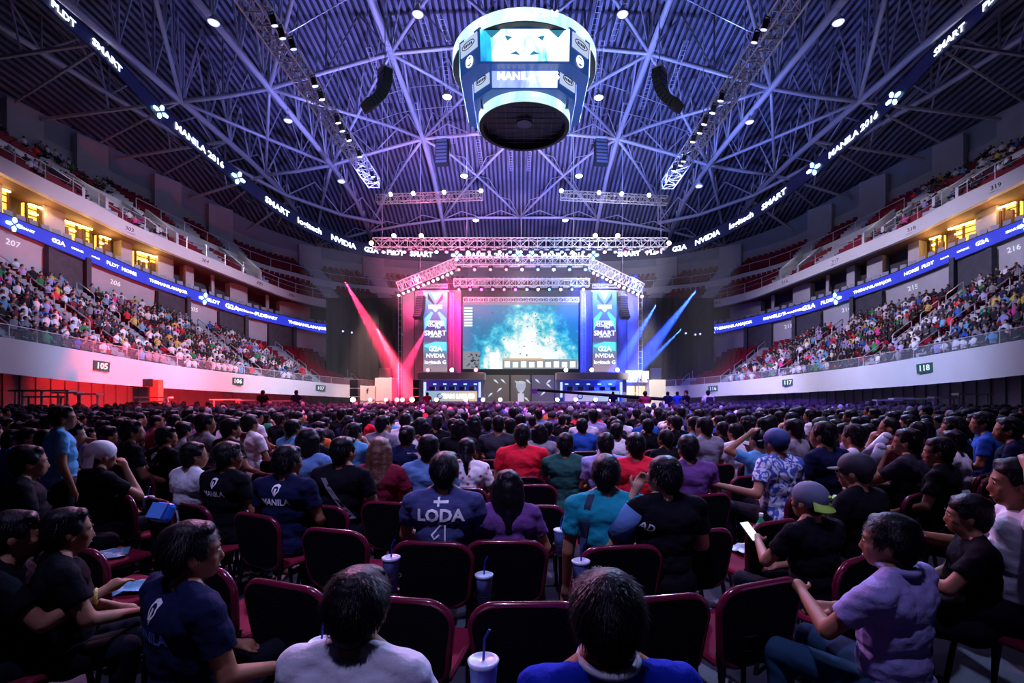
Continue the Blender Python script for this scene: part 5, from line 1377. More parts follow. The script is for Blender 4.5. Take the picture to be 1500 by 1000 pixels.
# --- nearest people
NV = .0075
b, s, hd = near(524, 822, 1.40, 'boy in a pale grey tee, his dark head at the bottom edge left of centre', yaw=-6, shirt='white', voxel=NV, N=5200, seed=1, hyaw=R(-4), wide=.95, pants=1, parts=4)
b, s, hd = near(888, 824, 1.24, 'thick-haired person in a royal blue sweater with white collar at the bottom edge', yaw=4, shirt='royal blue', voxel=NV, N=6500, seed=2, hyaw=R(4), pants=1, parts=4)
MB().path([V(.074 * math.cos(a), -.026 + .068 * math.sin(a), 1.078 + .012 * math.sin(a)) for a in [2 * PI * i / 24 for i in range(24)]], .011, n=8, closed=True).build('white_collar', shirt_mat('white'), b, smooth=True)
b, s, hd = near(278, 756, 1.85, 'big man in a dark navy MANILA shirt filling the lower left', yaw=-34, shirt='navy', voxel=NV, N=4200, seed=3, hyaw=R(-22), armR='rest', hair='short', wide=1.12)
manila(s, .93, .06, M_PRINTB)
b, s, hd = near(1306, 746, 2.0, 'man in a lavender grey polo shirt sitting sideways at lower right', yaw=30, shirt='lavender', voxel=NV, N=4200, seed=4, hyaw=R(22), armL='front', armR='fold', wide=1.08, pants=1)
MB().path([V(.075 * math.cos(a), -.022 + .07 * math.sin(a), 1.07 + .012 * math.sin(a)) for a in [2 * PI * i / 24 for i in range(24)]], .016, n=6, closed=True).build('polo_collar', shirt_mat('lavender'), b, smooth=True)
b, s, hd = near(1492, 665, 2.55, 'man in a white tee cut by the right edge, elbow raised', yaw=62, shirt='white', voxel=.01, armL='head', armR='front', seed=5)
b, s, hd = near(651, 657, 3.12, 'broad man in the dark jersey printed LODA 1', yaw=-2, shirt='slate blue', voxel=.0085, N=1600, seed=6, wide=1.04, armR='lap', armL='lap')
decal(s, 'LODA', 0, .925, .10, M_PRINT, bold=.035, sx=1.05); o1 = [(-.05, .03), (.0, .085), (.03, .085), (.03, -.085), (-.008, -.085), (-.008, .03), (-.035, .005)]; m1 = MB()
for i in range(7):
    p_, q_ = Vector((*o1[i], 0)), Vector((*o1[(i + 1) % 7], 0)); e_ = (q_ - p_).normalized(); n_ = V(-e_.y, e_.x, 0) * .005; m1.add([p_ - n_ - e_ * .004, q_ - n_ + e_ * .004, q_ + n_ + e_ * .004, p_ + n_ - e_ * .004], [(0, 1, 2, 3)])
decal(s, '', .0, .782, 1, M_PRINT, mesh=m1.mesh('one', M_PRINT), name='printed_number')
fl = MB(); fl.add([(-.045, -.008, 0), (.045, -.008, 0), (.045, .008, 0), (-.045, .008, 0)], [(0, 1, 2, 3)]); fl.add([(-.022, -.026, 0), (-.008, -.026, 0), (-.008, .026, 0), (-.022, .026, 0)], [(0, 1, 2, 3)])
decal(s, '', 0, 1.005, 1, M_PRINT, mesh=fl.mesh('f', M_PRINT), name='flag_print')
b, s, hd = near(889, 662, 3.05, 'man in a teal tee with a dark bag strap over his left shoulder', yaw=-4, shirt='teal', voxel=.0085, N=1600, seed=7, lean=.06, hyaw=R(-10), wide=1.04, armL='hang', armR='rest')
strap(b, s, mat('navy_strap', (.015, .025, .06), .8), [(-.10, 1.06), (-.125, 1.0), (-.14, .9), (-.15, .8), (-.155, .7), (-.16, .6)])
b, s, hd = near(973, 664, 3.0, 'man with hand at his ear in a black and slate jersey, leaning left', yaw=10, shirt='black', voxel=.0075, N=1600, seed=8, armL='ear', armR='rest', hyaw=R(25), skin=1, hair='messy', wide=1.05)
sm = MB(); sm.tube(V(-.20, -.03, .985), V(-.20, -.03, .985).lerp(ARMS['ear'][0] * 1, 0).lerp(V(-.37, .02, .74), .66), .070, .068, n=14); sm.build('slate_sleeve', shirt_mat('denim'), b, smooth=True)
decal(s, 'AD', -.16, .90, .06, M_PRINT, rot=-.3)
MB().path([V(-.20, .045, 1.02) + V(.03 * math.cos(a), .034 * math.sin(a), .004 * math.cos(a)) for a in [2 * PI * i / 14 for i in range(14)]], .010, n=6, closed=True).build('white_wristband', M_PRINT, b)
b, s, hd = near(744, 684, 3.15, 'woman with very long dark hair over a purple top beside the LODA jersey', yaw=4, shirt='purple', hair='long', voxel=.01, N=700, seed=9, lean=.05, wide=.9)
b, s, hd = near(421, 649, 3.75, 'man in a black MANILA tee with a full crest on his back', yaw=-14, shirt='navy', voxel=.0085, N=1400, seed=10, hyaw=R(-20), hair='messy', wide=1.1); manila(s, .93, .065)
b, s, hd = near(334, 644, 4.05, 'man in glasses wearing a black MANILA tee, left of the other MANILA shirt', yaw=-20, shirt='black', voxel=.01, N=900, seed=11, hyaw=R(-22), hair='messy', wide=1.05); manila(s, .93, .06); glasses(b, hd)
b, s, hd = near(147, 643, 4.2, 'man in a white backwards cap and black shirt near the left edge', yaw=-30, shirt='black', hair='buzz', voxel=.01, armR='chin', seed=12); cap_part(b, hd, mat('white_cap_cloth', (.75, .73, .80), .8), True, None, .10)
b, s, hd = near(91, 592, 4.6, 'tall standing man in a light blue tee at far left', yaw=-42, shirt='light blue', stand=True, voxel=.01, N=600, seed=13, hyaw=R(-8), armR='hang', armL='hang')
b, s, hd = near(765, 618, 5.35, 'man in a bright red polo in the middle aisle block', yaw=0, shirt='red', voxel=.011, wide=1.12, hair='short', seed=14)
b, s, hd = near(931, 630, 4.55, 'man in a red tee directly behind the teal shirt row', yaw=3, shirt='red', voxel=.011, wide=1.05, seed=15)
b, s, hd = near(828, 631, 5.05, 'person in a dark green tee right of the red polo', yaw=-2, shirt='dark green', voxel=.011, wide=.98, armL='chin', seed=16)
b, s, hd = near(887, 631, 5.0, 'man in a lavender shirt between dark green and red tees', yaw=0, shirt='lavender', voxel=.012, wide=1.08)
b, s, hd = near(1008, 634, 4.45, 'man in a plain dark purple tee right of the red tee', yaw=6, shirt='purple', voxel=.012, wide=1.05)
b, s, hd = near(557, 637, 4.35, 'woman with long straight reddish brown hair', yaw=-3, shirt='maroon', hair='long', hcol=M_HAIRB, voxel=.011, N=500, wide=.92, seed=17)
b, s, hd = near(502, 636, 4.05, 'man in black with a diagonal bag strap, near left of centre', yaw=-8, shirt='black', voxel=.011, seed=18, hyaw=R(-12)); strap(b, s, mat('grey_strap', (.16, .14, .17), .8), [(-.1, .98), (-.04, .9), (.02, .82), (.08, .74), (.13, .66)])
b, s, hd = near(628, 634, 4.45, 'person in a denim shirt with a brown shoulder strap', yaw=-4, shirt='denim', voxel=.011, seed=19, hair='messy'); strap(b, s, mat('brown_strap', (.25, .06, .04), .7), [(.13, 1.04), (.15, .96), (.16, .86), (.165, .76)])
fm = mat('floral_white_cloth', (.75, .7, .72), .8)
nt = fm.node_tree; vo = nt.nodes.new('ShaderNodeTexVoronoi'); vo.inputs['Scale'].default_value = 16; cr = nt.nodes.new('ShaderNodeValToRGB'); cr.color_ramp.elements[0].color = (.45, .05, .12, 1); cr.color_ramp.elements[1].color = (.78, .72, .76, 1); cr.color_ramp.elements[0].position = .2; cr.color_ramp.elements[1].position = .3
tc = nt.nodes.new('ShaderNodeTexCoord'); nt.links.new(tc.outputs['Object'], vo.inputs['Vector']); nt.links.new(vo.outputs['Distance'], cr.inputs[0]); nt.links.new(cr.outputs[0], nt.nodes['Principled BSDF'].inputs['Base Color'])
b, s, hd = near(684, 639, 4.75, 'woman with a ponytail in a white floral blouse', yaw=-2, shirt=fm, hair='pony', voxel=.011, seed=20, wide=.92)
b, s, hd = near(596, 621, 5.7, 'person with a hair bun in a navy top holding a paper bag', yaw=-4, shirt='navy', hair='bun', armR='ear', voxel=.012, seed=21)
b, s, hd = near(452, 624, 4.75, 'person with shoulder length hair and a denim blue top', yaw=-12, shirt='denim', hair='bob', voxel=.012, seed=22)
b, s, hd = near(283, 644, 4.25, 'man in glasses and a white tee left of the MANILA shirts', yaw=-26, shirt='white', voxel=.012, hyaw=R(-20), seed=23); glasses(b, hd)
b, s, hd = near(243, 622, 5.6, 'man in a black MANILA tee farther left with a small crest', yaw=-26, shirt='black', voxel=.012, hyaw=R(-18), seed=24); manila(s, .93, .06)
b, s, hd = near(192, 612, 5.4, 'dark-haired man in a black shirt behind the white cap', yaw=-34, shirt='black', voxel=.012, hyaw=R(-16), seed=25)
b, s, hd = near(365, 604, 6.6, 'person in a white top with a thin black shoulder strap', yaw=-20, shirt='white', voxel=.012, seed=26); strap(b, s, M_BLACK, [(-.1, 1.02), (-.08, .92), (-.06, .82), (-.04, .72)])
b, s, hd = near(300, 603, 6.3, 'man with glasses in a grey tee, in profile left of the white top', yaw=-28, shirt='grey', voxel=.012, hyaw=R(-14), seed=27); glasses(b, hd)
b, s, hd = near(1192, 703, 2.85, 'man in a grey cap with neon green brim looking at a phone', yaw=22, shirt='black', hair='buzz', voxel=.0085, armL='front', armR='lap', hyaw=R(6), hpitch=R(-6), seed=28, lean=.05, wide=1.02)
cp = cap_part(b, hd, mat('slate_cap_cloth', (.13, .15, .24), .8), True, mat('neon_green_brim', (.42, .75, .10), .5), .035)
HC, HR = hd; tk = MB(); ckp = [(-.03, .018), (-.012, -.002), (.036, .03), (-.008, .012), (-.02, .03)]; tk.add([HC + HR @ V(x + .03, -.130, z + .095) for x, z in ckp] + [HC + HR @ V(x + .03, -.112, z + .095) for x, z in ckp], [tuple(range(5)), tuple(range(9, 4, -1))] + [(i, (i + 1) % 5, 5 + (i + 1) % 5, 5 + i) for i in range(5)])
tk.build('swoosh_mark', mat('neon_green_print', (.5, .85, .12), .5), cp)
ph = MB().box((0, 0, 0), (.075, .012, .15)).build('smartphone', M_BLACK, bevel=.004); sc_ = MB().box((0, -.008, 0), (.066, .004, .135)).build('phone_screen', glow('phone_glow', (.75, .85, 1), 1.6), ph)
ph.location = b.matrix_world @ V(0, 0, 0); bpy.context.view_layer.update(); ph.location = b.matrix_world @ V(-.07, .45, .87); ph.rotation_euler = (R(-50), 0, R(22)); tag(ph, 'lit smartphone held by the man in the neon brimmed cap', 'phone')
b, s, hd = near(1255, 660, 3.3, 'man in a dark forward-facing cap and black clothes behind the neon brimmed cap', yaw=26, shirt='black', hair='buzz', voxel=.01, hyaw=R(14), seed=29); cap_part(b, hd, mat('black_cap_cloth', (.012, .015, .03), .7), False)
pm = mat('printed_blue_white_cloth', (.1, .2, .5), .8)
nt = pm.node_tree; vo = nt.nodes.new('ShaderNodeTexNoise'); vo.inputs['Scale'].default_value = 9; vo.inputs['Distortion'].default_value = 2.2; cr = nt.nodes.new('ShaderNodeValToRGB'); cr.color_ramp.elements[0].color = (.04, .10, .42, 1); cr.color_ramp.elements[1].color = (.65, .7, .85, 1); cr.color_ramp.elements[0].position = .48; cr.color_ramp.elements[1].position = .54
tc = nt.nodes.new('ShaderNodeTexCoord'); nt.links.new(tc.outputs['Object'], vo.inputs['Vector']); nt.links.new(vo.outputs['Fac'], cr.inputs[0]); nt.links.new(cr.outputs[0], nt.nodes['Principled BSDF'].inputs['Base Color'])
b, s, hd = near(1138, 625, 4.5, 'person in a navy cap and a blue white printed shirt', yaw=20, shirt=pm, hair='buzz', voxel=.011, seed=30, armL='back'); cap_part(b, hd, mat('navy_cap_cloth', (.02, .05, .2), .7), False)
b, s, hd = near(1112, 627, 5.3, 'man in a light blue tee with both hands behind his head', yaw=18, shirt='light blue', hair='buzz', voxel=.012, armL='head', armR='chin', seed=31)
b, s, hd = near(1207, 614, 4.7, 'man in a navy tee with a small white back print', yaw=22, shirt='navy', voxel=.012, seed=32, hyaw=R(14)); decal(s, 'CREW', .02, .88, .055, M_PRINT)
b, s, hd = near(1252, 618, 4.95, 'child in a white shirt holding inflatable clap sticks', yaw=26, shirt='white', voxel=.012, armL='front', armR='front', seed=33, wide=.85)
b, s, hd = near(1330, 624, 4.6, 'man in a charcoal tee with hand at his chin, right side', yaw=32, shirt='dark grey', voxel=.012, hyaw=R(14), armL='chin', seed=34)
b, s, hd = near(1304, 609, 5.9, 'man with short cropped hair in profile with hand on chin', yaw=36, shirt='maroon', hair='buzz', voxel=.012, armL='chin', hyaw=R(18), seed=35)
b, s, hd = near(1376, 637, 4.2, 'man in black facing left, beside the charcoal one', yaw=36, shirt='black', voxel=.012, hyaw=R(16), seed=36)
b, s, hd = near(1398, 607, 5.5, 'man in a black shirt, dark profile against the right stand', yaw=40, shirt='black', voxel=.012, hyaw=R(14), seed=37)
b, s, hd = near(1441, 592, 5.9, 'tall man in a blue tee near the right edge', yaw=44, shirt='blue', voxel=.012, hyaw=R(10), seed=38, wide=1.1)
b, s, hd = near(1478, 608, 5.2, 'man in a navy top close to the right edge', yaw=44, shirt='navy', voxel=.012, hyaw=R(10), seed=39)
b, s, hd = near(1420, 745, 2.6, 'tousle-haired person in black reaching forward at lower right', yaw=58, shirt='black', voxel=.012, armL='front', armR='lap', seed=40, pants=0, hair='messy')
b, s, hd = near(22, 742, 2.2, 'person in black with a yellow wristband, arm reaching out at lower left', yaw=-55, shirt='black', voxel=.01, armR='front', seed=41)
MB().path([V(.10, .32, .822) + V(.035 * math.cos(a), 0, .035 * math.sin(a)) for a in [2 * PI * i / 14 for i in range(14)]], .009, n=6, closed=True).build('yellow_wristband', mat('yellow_band', (.6, .5, .12), .6), b)
b, s, hd = near(96, 760, 2.3, 'person in black sunk low in the dark lower left corner', yaw=-40, shirt='black', voxel=.012, armR='lap', seed=42)
b, s, hd = near(40, 648, 3.6, 'dark figure seated behind the black shirt at the left edge', yaw=-44, shirt='black', voxel=.012, seed=43)
# standing people near the stage
for px, yt, Y, col, lab, kw in ((945, 572, 21, 'maroon', 'standing man in dark red with a glowing tablet by the aisle', dict(armL='front', armR='front')), (1037, 571, 23, 'white', 'standing man in a white shirt wearing a black backpack', {}), (1005, 571, 24, 'black', 'standing man in black turned toward the backpack wearer', dict(hyaw=R(40))),
        (978, 573, 27, 'navy', 'standing crew member in navy at the foot of the crane', {}), (992, 573, 28, 'blue', 'standing crew member in bright blue near the crane', {}), (1004, 573, 29, 'dark grey', 'standing crew member in grey right of the bright blue one', {}), (898, 573, 31, 'navy', 'standing guard in navy before the right booth', {}),
        (626, 574, 31, 'maroon', 'standing guard in dark red before the left booth', {}), (385, 571, 24, 'black', 'standing usher in black at the foot of the left fascia', {}), (434, 571, 26, 'navy', 'standing usher in navy farther along the left fascia', {})):
    near(px, yt, Y, lab, yaw=0 if px != 1005 else 60, stand=True, shirt=col, voxel=.022, N=60, **kw)
bp_ = [o for o in bpy.data.objects if o.get('label') == 'standing man in a white shirt wearing a black backpack'][0]
MB().box((0, -.22, 1.22), (.30, .18, .42)).build('backpack', M_BLACK, bp_, bevel=.05)
tbp = [o for o in bpy.data.objects if (o.get('label') or '').startswith('standing man in dark red with')][0]
tb = MB().box((tbp.location.x + .05, tbp.location.y - .20, 1.12), (.26, .02, .19)).build('tablet', glow('tablet_glow', (1, .62, .5), 3), bevel=.005); tag(tb, 'glowing tablet held by the standing man in dark red', 'tablet')

# --- random people: rows behind
shc = ['black'] * 12 + ['navy'] * 6 + ['dark grey'] * 5 + ['white'] * 9 + ['light blue'] * 2 + ['grey'] * 4 + ['maroon', 'red', 'light blue', 'blue', 'blue', 'purple', 'lavender', 'green', 'denim', 'denim', 'pink', 'orange', 'teal', 'slate blue', 'slate blue']
hrc = ['short'] * 9 + ['messy'] * 6 + ['buzz'] * 2 + ['long'] * 3 + ['bob'] * 2 + ['pony', 'bun']
VAR = [('rest', 'rest', 0), ('lap', 'lap', .2), ('rest', 'chin', -.2), ('fold', 'fold', .35), ('rest', 'lap', -.4), ('chin', 'rest', 0)]
hn = {'short': 'short-haired', 'messy': 'tousle-haired', 'buzz': 'crop-haired', 'long': 'long-haired', 'bob': 'bob-haired', 'pony': 'ponytailed', 'bun': 'bun-haired'}
cand = []
Y0 = 3.2; rows_ = []
while Y0 < 34: rows_.append(Y0); Y0 += .86
for ri, Y0 in enumerate(rows_):
    X = -min(19, 1.12 * (Y0 * 1.9)); 
    while X < min(19, 1.12 * (Y0 * 1.9)):
        y = row_y(Y0, X); px = CX + F * X / y
        if -60 < px < 1560 and abs(X) < 17.5: cand.append((y, X, Y0, px))
        sl = .54 if abs(X) > 2 and Y0 < 9 else .1
        X += .55 / math.sqrt(1 + sl * sl) * rnd.uniform(.97, 1.05)
cand.sort()
n_ind = 0; crowd_pts = []; used_seats = []
TARGET = 300 - len(placed)
rowname = lambda px: 'far left block' if px < 300 else 'left block' if px < 600 else 'centre block' if px < 920 else 'right block' if px < 1220 else 'far right block'
for y, X, Y0, px in cand:
    if any((X - a) ** 2 + (y - b_) ** 2 < .46 ** 2 for a, b_ in placed): continue
    central = 215 < px < 1130
    if y < 3.6 or (central and y < 5.9) or (60 < px < 1470 and y < 5.0): used_seats.append((X, y, Y0)); continue
    if rnd.random() < (.16 if y < 9 else .08): used_seats.append((X, y, Y0)); continue
    if n_ind < TARGET:
        n_ind += 1; sh_ = rnd.choice(shc); hr = rnd.choice(hrc); v = VAR[n_ind % len(VAR)]; dist = 'nearer' if y < 6.8 else 'middle' if y < 8.6 else 'farther'
        g = '%s person in a %s top, %s rows of the %s' % (hn[hr], sh_, dist, rowname(px))
        yw = row_yaw(Y0, X) + rnd.uniform(-.12, .12)
        if abs(X) > 3: yw = math.copysign(max(abs(yw), .45), X) + rnd.uniform(-.1, .1)
        hc = M_HAIRB if hr in ('long', 'pony') and rnd.random() < .4 else None
        person((X + rnd.uniform(-.03, .03), y, 0), yw, g, shirt=sh_, hair=hr, armR=v[0], armL=v[1], hyaw=v[2], scale=rnd.uniform(.94, 1.06), voxel=.017, skin=rnd.choice((0, 0, 1, 2)), grp=g, parts=2 if y > 6 else 3, N=70)
        if y < 8.5: used_seats.append((X, y, Y0))
    elif y < 23.5: crowd_pts.append((X, y, 0.0, row_yaw(Y0, X) if y < 12 else 0.0))
print('individual people', len(placed), 'crowd floor', len(crowd_pts))
# ---------------------------------------------------------------- mass of the crowd (beyond the 300 nearest people)
def low_person(seed):
    r = random.Random(seed); b = MB(); cols = []
    def add(fn, key):
        n0 = len(b.v); fn(); cols.extend([key] * (len(b.v) - n0))
    ln = r.uniform(-.03, .12)
    add(lambda: b.ell((0, ln, 1.15), (.078, .092, .115), None, 6, 5), 'skin')
    add(lambda: b.ell((0, ln - .02, 1.19), (.092, .10, .105), None, 6, 5), 'hair')
    def tor():
        prof = [(.17, .12, .48), (.17, .13, .7), (.20, .12, .9), (.16, .09, 1.01), (.05, .05, 1.08)]
        k = 8; vs = []
        for rx, ry, z in prof:
            for i in range(k): a = 2 * PI * i / k; vs.append((rx * math.cos(a), ry * math.sin(a) + ln * max(0, (z - .5) / .55), z))
        b.add(vs, [(j * k + i, j * k + (i + 1) % k, (j + 1) * k + (i + 1) % k, (j + 1) * k + i) for j in range(4) for i in range(k)])
    add(tor, 'shirt')
    up = seed % 4
    for sx in (-1, 1):
        e = V(sx * .27, .04 + ln, .76); w_ = V(sx * .14, .28, .66) if not (up == 1 and sx > 0) else V(.08, .2, 1.02)
        add(lambda: b.tube(V(sx * .2, ln, .96), e, .055, .045, n=4, cap=False), 'shirt'); add(lambda: b.tube(e, w_, .04, .03, n=4, cap=True), 'skin')
        add(lambda: b.tube(V(sx * .1, .05, .52), V(sx * .13, .48, .5), .09, .07, n=4), 'pants')
    return np.array([tuple(v) for v in b.v]), list(b.f), cols
lows = [low_person(i) for i in range(4)]
SKN = [(.42, .21, .13), (.55, .33, .24), (.26, .12, .08)]
stand_cols = [SHIRTC[c] for c in ['black'] * 9 + ['white'] * 8 + ['dark grey'] * 5 + ['grey'] * 4 + ['red', 'navy', 'blue', 'lavender', 'green', 'maroon', 'pink', 'light blue', 'lavender', 'yellow']]
floor_cols = [SHIRTC[c] for c in ['black'] * 10 + ['white'] * 4 + ['dark grey'] * 4 + ['grey'] * 2 + ['red', 'navy', 'blue', 'lavender', 'maroon', 'orange', 'pink', 'slate blue', 'purple']]
pts = [(x, y, z, yaw, floor_cols) for x, y, z, yaw in crowd_pts]
SEATS_LOW = []
for sgn in (-1, 1):
    u_end = u_of_px(556 if sgn < 0 else 964, 4)
    ais = [u_of_px(px if sgn < 0 else 1524 - px, .5) for px in (20, 190, 263, 385, 470, 526)]
    # people stop where the empty far block begins
    u_occ = u_of_px(470 if sgn < 0 else 1054, .5)
    for i in range(NR):
        s = (i + .45) / NR; wide_ = 1 + s * .25; u = sgn * U_MAX * .98
        while (u < u_end) if sgn < 0 else (u > u_end):
            if all(abs(u - a) > .75 for a in ais):
                p = low_pt(u, s, i / NR); SEATS_LOW.append((p, facing(u), i, u, sgn))
                occ = .93 if i < 9 else .8
                if (u < u_occ - i * .28 if sgn < 0 else u > u_occ + i * .28) and rnd.random() < occ and CX + F * p.x / p.y > -80 and CX + F * p.x / p.y < 1600: pts.append((p.x, p.y, p.z - .02, facing(u) + rnd.uniform(-.3, .3) , stand_cols))
            u += -sgn * .56 / wide_
for u in us(-U_MAX, U_MAX, .7):
    x, y = Qt(t_of_u(u), 16); px = CX + F * x / y
    for fn, rows, k in ((up1, 6, 0), (up2, 7, 1)):
        for i in range(rows):
            if rnd.random() < (.33 if (px < 190 or px > 1330) else .0) * (1.3 if px > 760 else .9) and -60 < px < 1580:
                p = fn(u, (i + .4) / rows, i / rows); pts.append((p.x, p.y, p.z, facing(u), stand_cols))
VV = []; FF = []; CC = []; base = 0
for (x, y, z, yaw, cols) in pts:
    v, f, key = lows[rnd.randrange(4)]; c, s_ = math.cos(yaw), math.sin(yaw); sc = rnd.uniform(.90, 1.02)
    w_ = np.empty_like(v); w_[:, 0] = (v[:, 0] * c - v[:, 1] * s_) * sc + x; w_[:, 1] = (v[:, 0] * s_ + v[:, 1] * c) * sc + y; w_[:, 2] = v[:, 2] * sc + z
    VV.append(w_); FF.extend([tuple(base + i for i in q) for q in f]); base += len(v)
    sh = rnd.choice(cols); sk = rnd.choice(SKN); d = {'skin': sk, 'hair': (.02, .015, .025) if rnd.random() < .93 else (.3, .3, .35), 'shirt': sh, 'pants': (.02, .022, .035)}
    CC.extend([d[k] for k in key])
VV = np.concatenate(VV); me = bpy.data.meshes.new('crowd'); me.from_pydata([], [], []); me.clear_geometry()
me.from_pydata(VV.tolist(), [], FF); me.polygons.foreach_set('use_smooth', [True] * len(me.polygons))
ca = me.color_attributes.new('Col', 'FLOAT_COLOR', 'POINT'); arr = np.ones((len(VV), 4), 'f'); arr[:, :3] = np.array(CC); ca.data.foreach_set('color', arr.ravel())
cm = mat('crowd_clothes_and_skin', (.5, .5, .5), .8); at_ = cm.node_tree.nodes.new('ShaderNodeVertexColor'); at_.layer_name = 'Col'; cm.node_tree.links.new(at_.outputs['Color'], cm.node_tree.nodes['Principled BSDF'].inputs['Base Color']); me.materials.append(cm)
o = link('crowd', me); tag(o, 'packed crowd filling the far floor and both lower stands', 'crowd', kind='stuff')
print('crowd', len(pts), len(VV))
# seats of the stands
def seat_mb(b, M_):
    for c, sz, rot in (((0, -.18, .62), (.44, .06, .42), Matrix.Rotation(-.15, 3, 'X')), ((0, .02, .42), (.44, .38, .07), None)):
        hx, hy, hz = [q / 2 for q in sz]; ps = [Vector((x, y, z)) for x in (-hx, hx) for y in (-hy, hy) for z in (-hz, hz)]
        if rot: ps = [rot @ p for p in ps]
        b.add([M_ @ (p + Vector(c)) for p in ps], [(0, 1, 3, 2), (4, 6, 7, 5), (0, 4, 5, 1), (2, 3, 7, 6), (0, 2, 6, 4), (1, 5, 7, 3)])
SEATS_UP = []
aisu = [u_of_px(P, 20) for px in (30, 130, 242, 320, 452, 546, 628, 700) for P in (px, 1524 - px)]
for fn, rows in ((up1, 6), (up2, 7)):
    for i in range(rows):
        u = -U_MAX * .8
        while u < U_MAX * .8:
            if all(abs(u - a) > 1.0 for a in aisu): SEATS_UP.append((fn(u, (i + .45) / rows, i / rows), facing(u), i, u, 0))
            u += .42
vis = [q for q in SEATS_LOW if 0 < CX + F * q[0].x / q[0].y < 1500]
def proj_d(q): return q[0].y
vis.sort(key=proj_d); ind = set(id(q) for q in vis[:300])
sp = MB().box((0, -.2, .62), (.44, .05, .42), Matrix.Rotation(-.15, 3, 'X')).build('stadium_seat', M_SEATRED, bevel=.02)
pn = MB().box((0, .02, .42), (.44, .38, .07)).box((0, -.1, .2), (.08, .1, .4)).build('seat_pan', M_SEATRED, sp)
first = True
for q in vis[:300]:
    if first: o = sp; first = False
    else: o = sp.copy(); COL.objects.link(o); c = pn.copy(); COL.objects.link(c); c.parent = o
    o.location = q[0]; o.rotation_euler = (0, 0, q[1])
    lb = 'dark red seat in the front part of the %s lower stand' % ('left' if q[4] < 0 else 'right'); tag(o, lb, 'stadium seat', lb)
b = MB()
for q in [q for q in SEATS_LOW if id(q) not in ind] + SEATS_UP: seat_mb(b, Matrix.Translation(q[0]) @ Matrix.Rotation(q[1], 4, 'Z'))
tag(b.build('rows_of_stadium_seat', M_SEATRED), 'remaining dark red seats across the lower stands and upper deck', 'stadium seating', kind='stuff')
# suite balcony seats: white backed
b = MB(); M_ST = mat('pale_balcony_seat', (.28, .30, .42), .5)
for u in us(-U_MAX * .8, U_MAX * .8, .6):
    x, y = Qt(t_of_u(u), 10.55); px = CX + F * x / y
    if 500 < px < 1024: continue
    p = Vector((x, y, BP(u, 10.2, RIB_TOP).z - .48)); seat_mb(b, Matrix.Translation(p) @ Matrix.Rotation(facing(u) + PI, 4, 'Z'))
tag(b.build('rows_of_balcony_seat', M_ST), 'pale seats lined up on the suite balconies above the ribbon board', 'balcony seating', kind='stuff')
# ---------------------------------------------------------------- floor chairs
M_CHB = mat('black_chair_fabric', (.005, .004, .007), .9, bump=.3, bscale=90, spec=.1); M_CHT = mat('maroon_chair_shell', (.13, .008, .03), .22, coat=.6); M_CHS = mat('maroon_seat_cloth', (.17, .008, .03), .8, spec=.1); M_LEG = mat('dark_chair_leg', (.03, .03, .035), .3, .8)
def rrect(w, h, r, n=6, wt=1.0):
    pts = []
    for cx, cz, a0 in ((w / 2 - r, h - r, 0), (-w / 2 + r, h - r, PI / 2), (-w / 2 * wt + r, r, PI), (w / 2 * wt - r, r, PI * 1.5)):
        for i in range(n + 1): a = a0 + PI / 2 * i / n; pts.append((cx + r * math.cos(a), cz + r * math.sin(a)))
    return pts
def curve_y(x): return -.24 + .16 * x * x * 1.6
def make_chair():
    c = empty('folding_chair', (0, 0, 0))
    pts = rrect(.47, .37, .10, wt=.9); n = len(pts); z0 = .43
    def P(x, z, dy): t = (z) / .37; return V(x, curve_y(x) + dy - .05 * t, z0 + z)
    b = MB(); L0 = [P(x, z, 0) for x, z in pts]; L1 = [P(x, z, .035) for x, z in pts]
    # curved plate as grid
    g = MB(); nx = 10
    for dy, fl in ((0, False), (.04, True)):
        vs = []; fs = []
        for j in range(9):
            z = .37 * j / 8; inset = 0
            for (zz) in (z,):
                if z < .10: hw = .47 * .45 - .10 + math.sqrt(max(0, .01 - (.10 - z) ** 2))
                elif z > .27: hw = .47 / 2 - .10 + math.sqrt(max(0, .01 - (z - .27) ** 2))
                else: hw = .47 / 2 * (.9 + .1 * (z - .1) / .17)
            for i in range(nx + 1): vs.append(P(-hw + 2 * hw * i / nx, z, dy))
        fs = [(j * 11 + i, j * 11 + i + 1, (j + 1) * 11 + i + 1, (j + 1) * 11 + i) for j in range(8) for i in range(nx)]
        g.add(vs, [f[::-1] for f in fs] if fl else fs)
    g.build('backrest', M_CHB, c, smooth=True)
    MB().path([p.lerp(q, .5) for p, q in zip(L0, L1)], .019, n=8, closed=True).build('backrest_trim', M_CHT, c, smooth=True)
    MB().hexa([V(-.22, -.2, .42), V(.22, -.2, .42), V(.23, .22, .43), V(-.23, .22, .43)], [V(-.21, -.19, .46), V(.21, -.19, .46), V(.22, .21, .48), V(-.22, .21, .48)]).build('seat', M_CHS, c, bevel=.02)
    for sx in (-1, 1):
        MB().tube(V(sx * .2, .16, .43), V(sx * .22, .22, 0), .014).build('leg', M_LEG, c); MB().tube(V(sx * .2, -.2, .5), V(sx * .22, -.3, 0), .014).build('leg', M_LEG, c)
    return c
ch0 = make_chair(); nch = 0; far_mesh = None
def chair(x, y, yaw, lab, grp=None):
    global nch
    o = ch0 if nch == 0 else copy_tree(ch0); nch += 1
    o.location = (x, y, 0); o.rotation_euler = (0, 0, yaw); tag(o, lab, 'chair', grp); return o
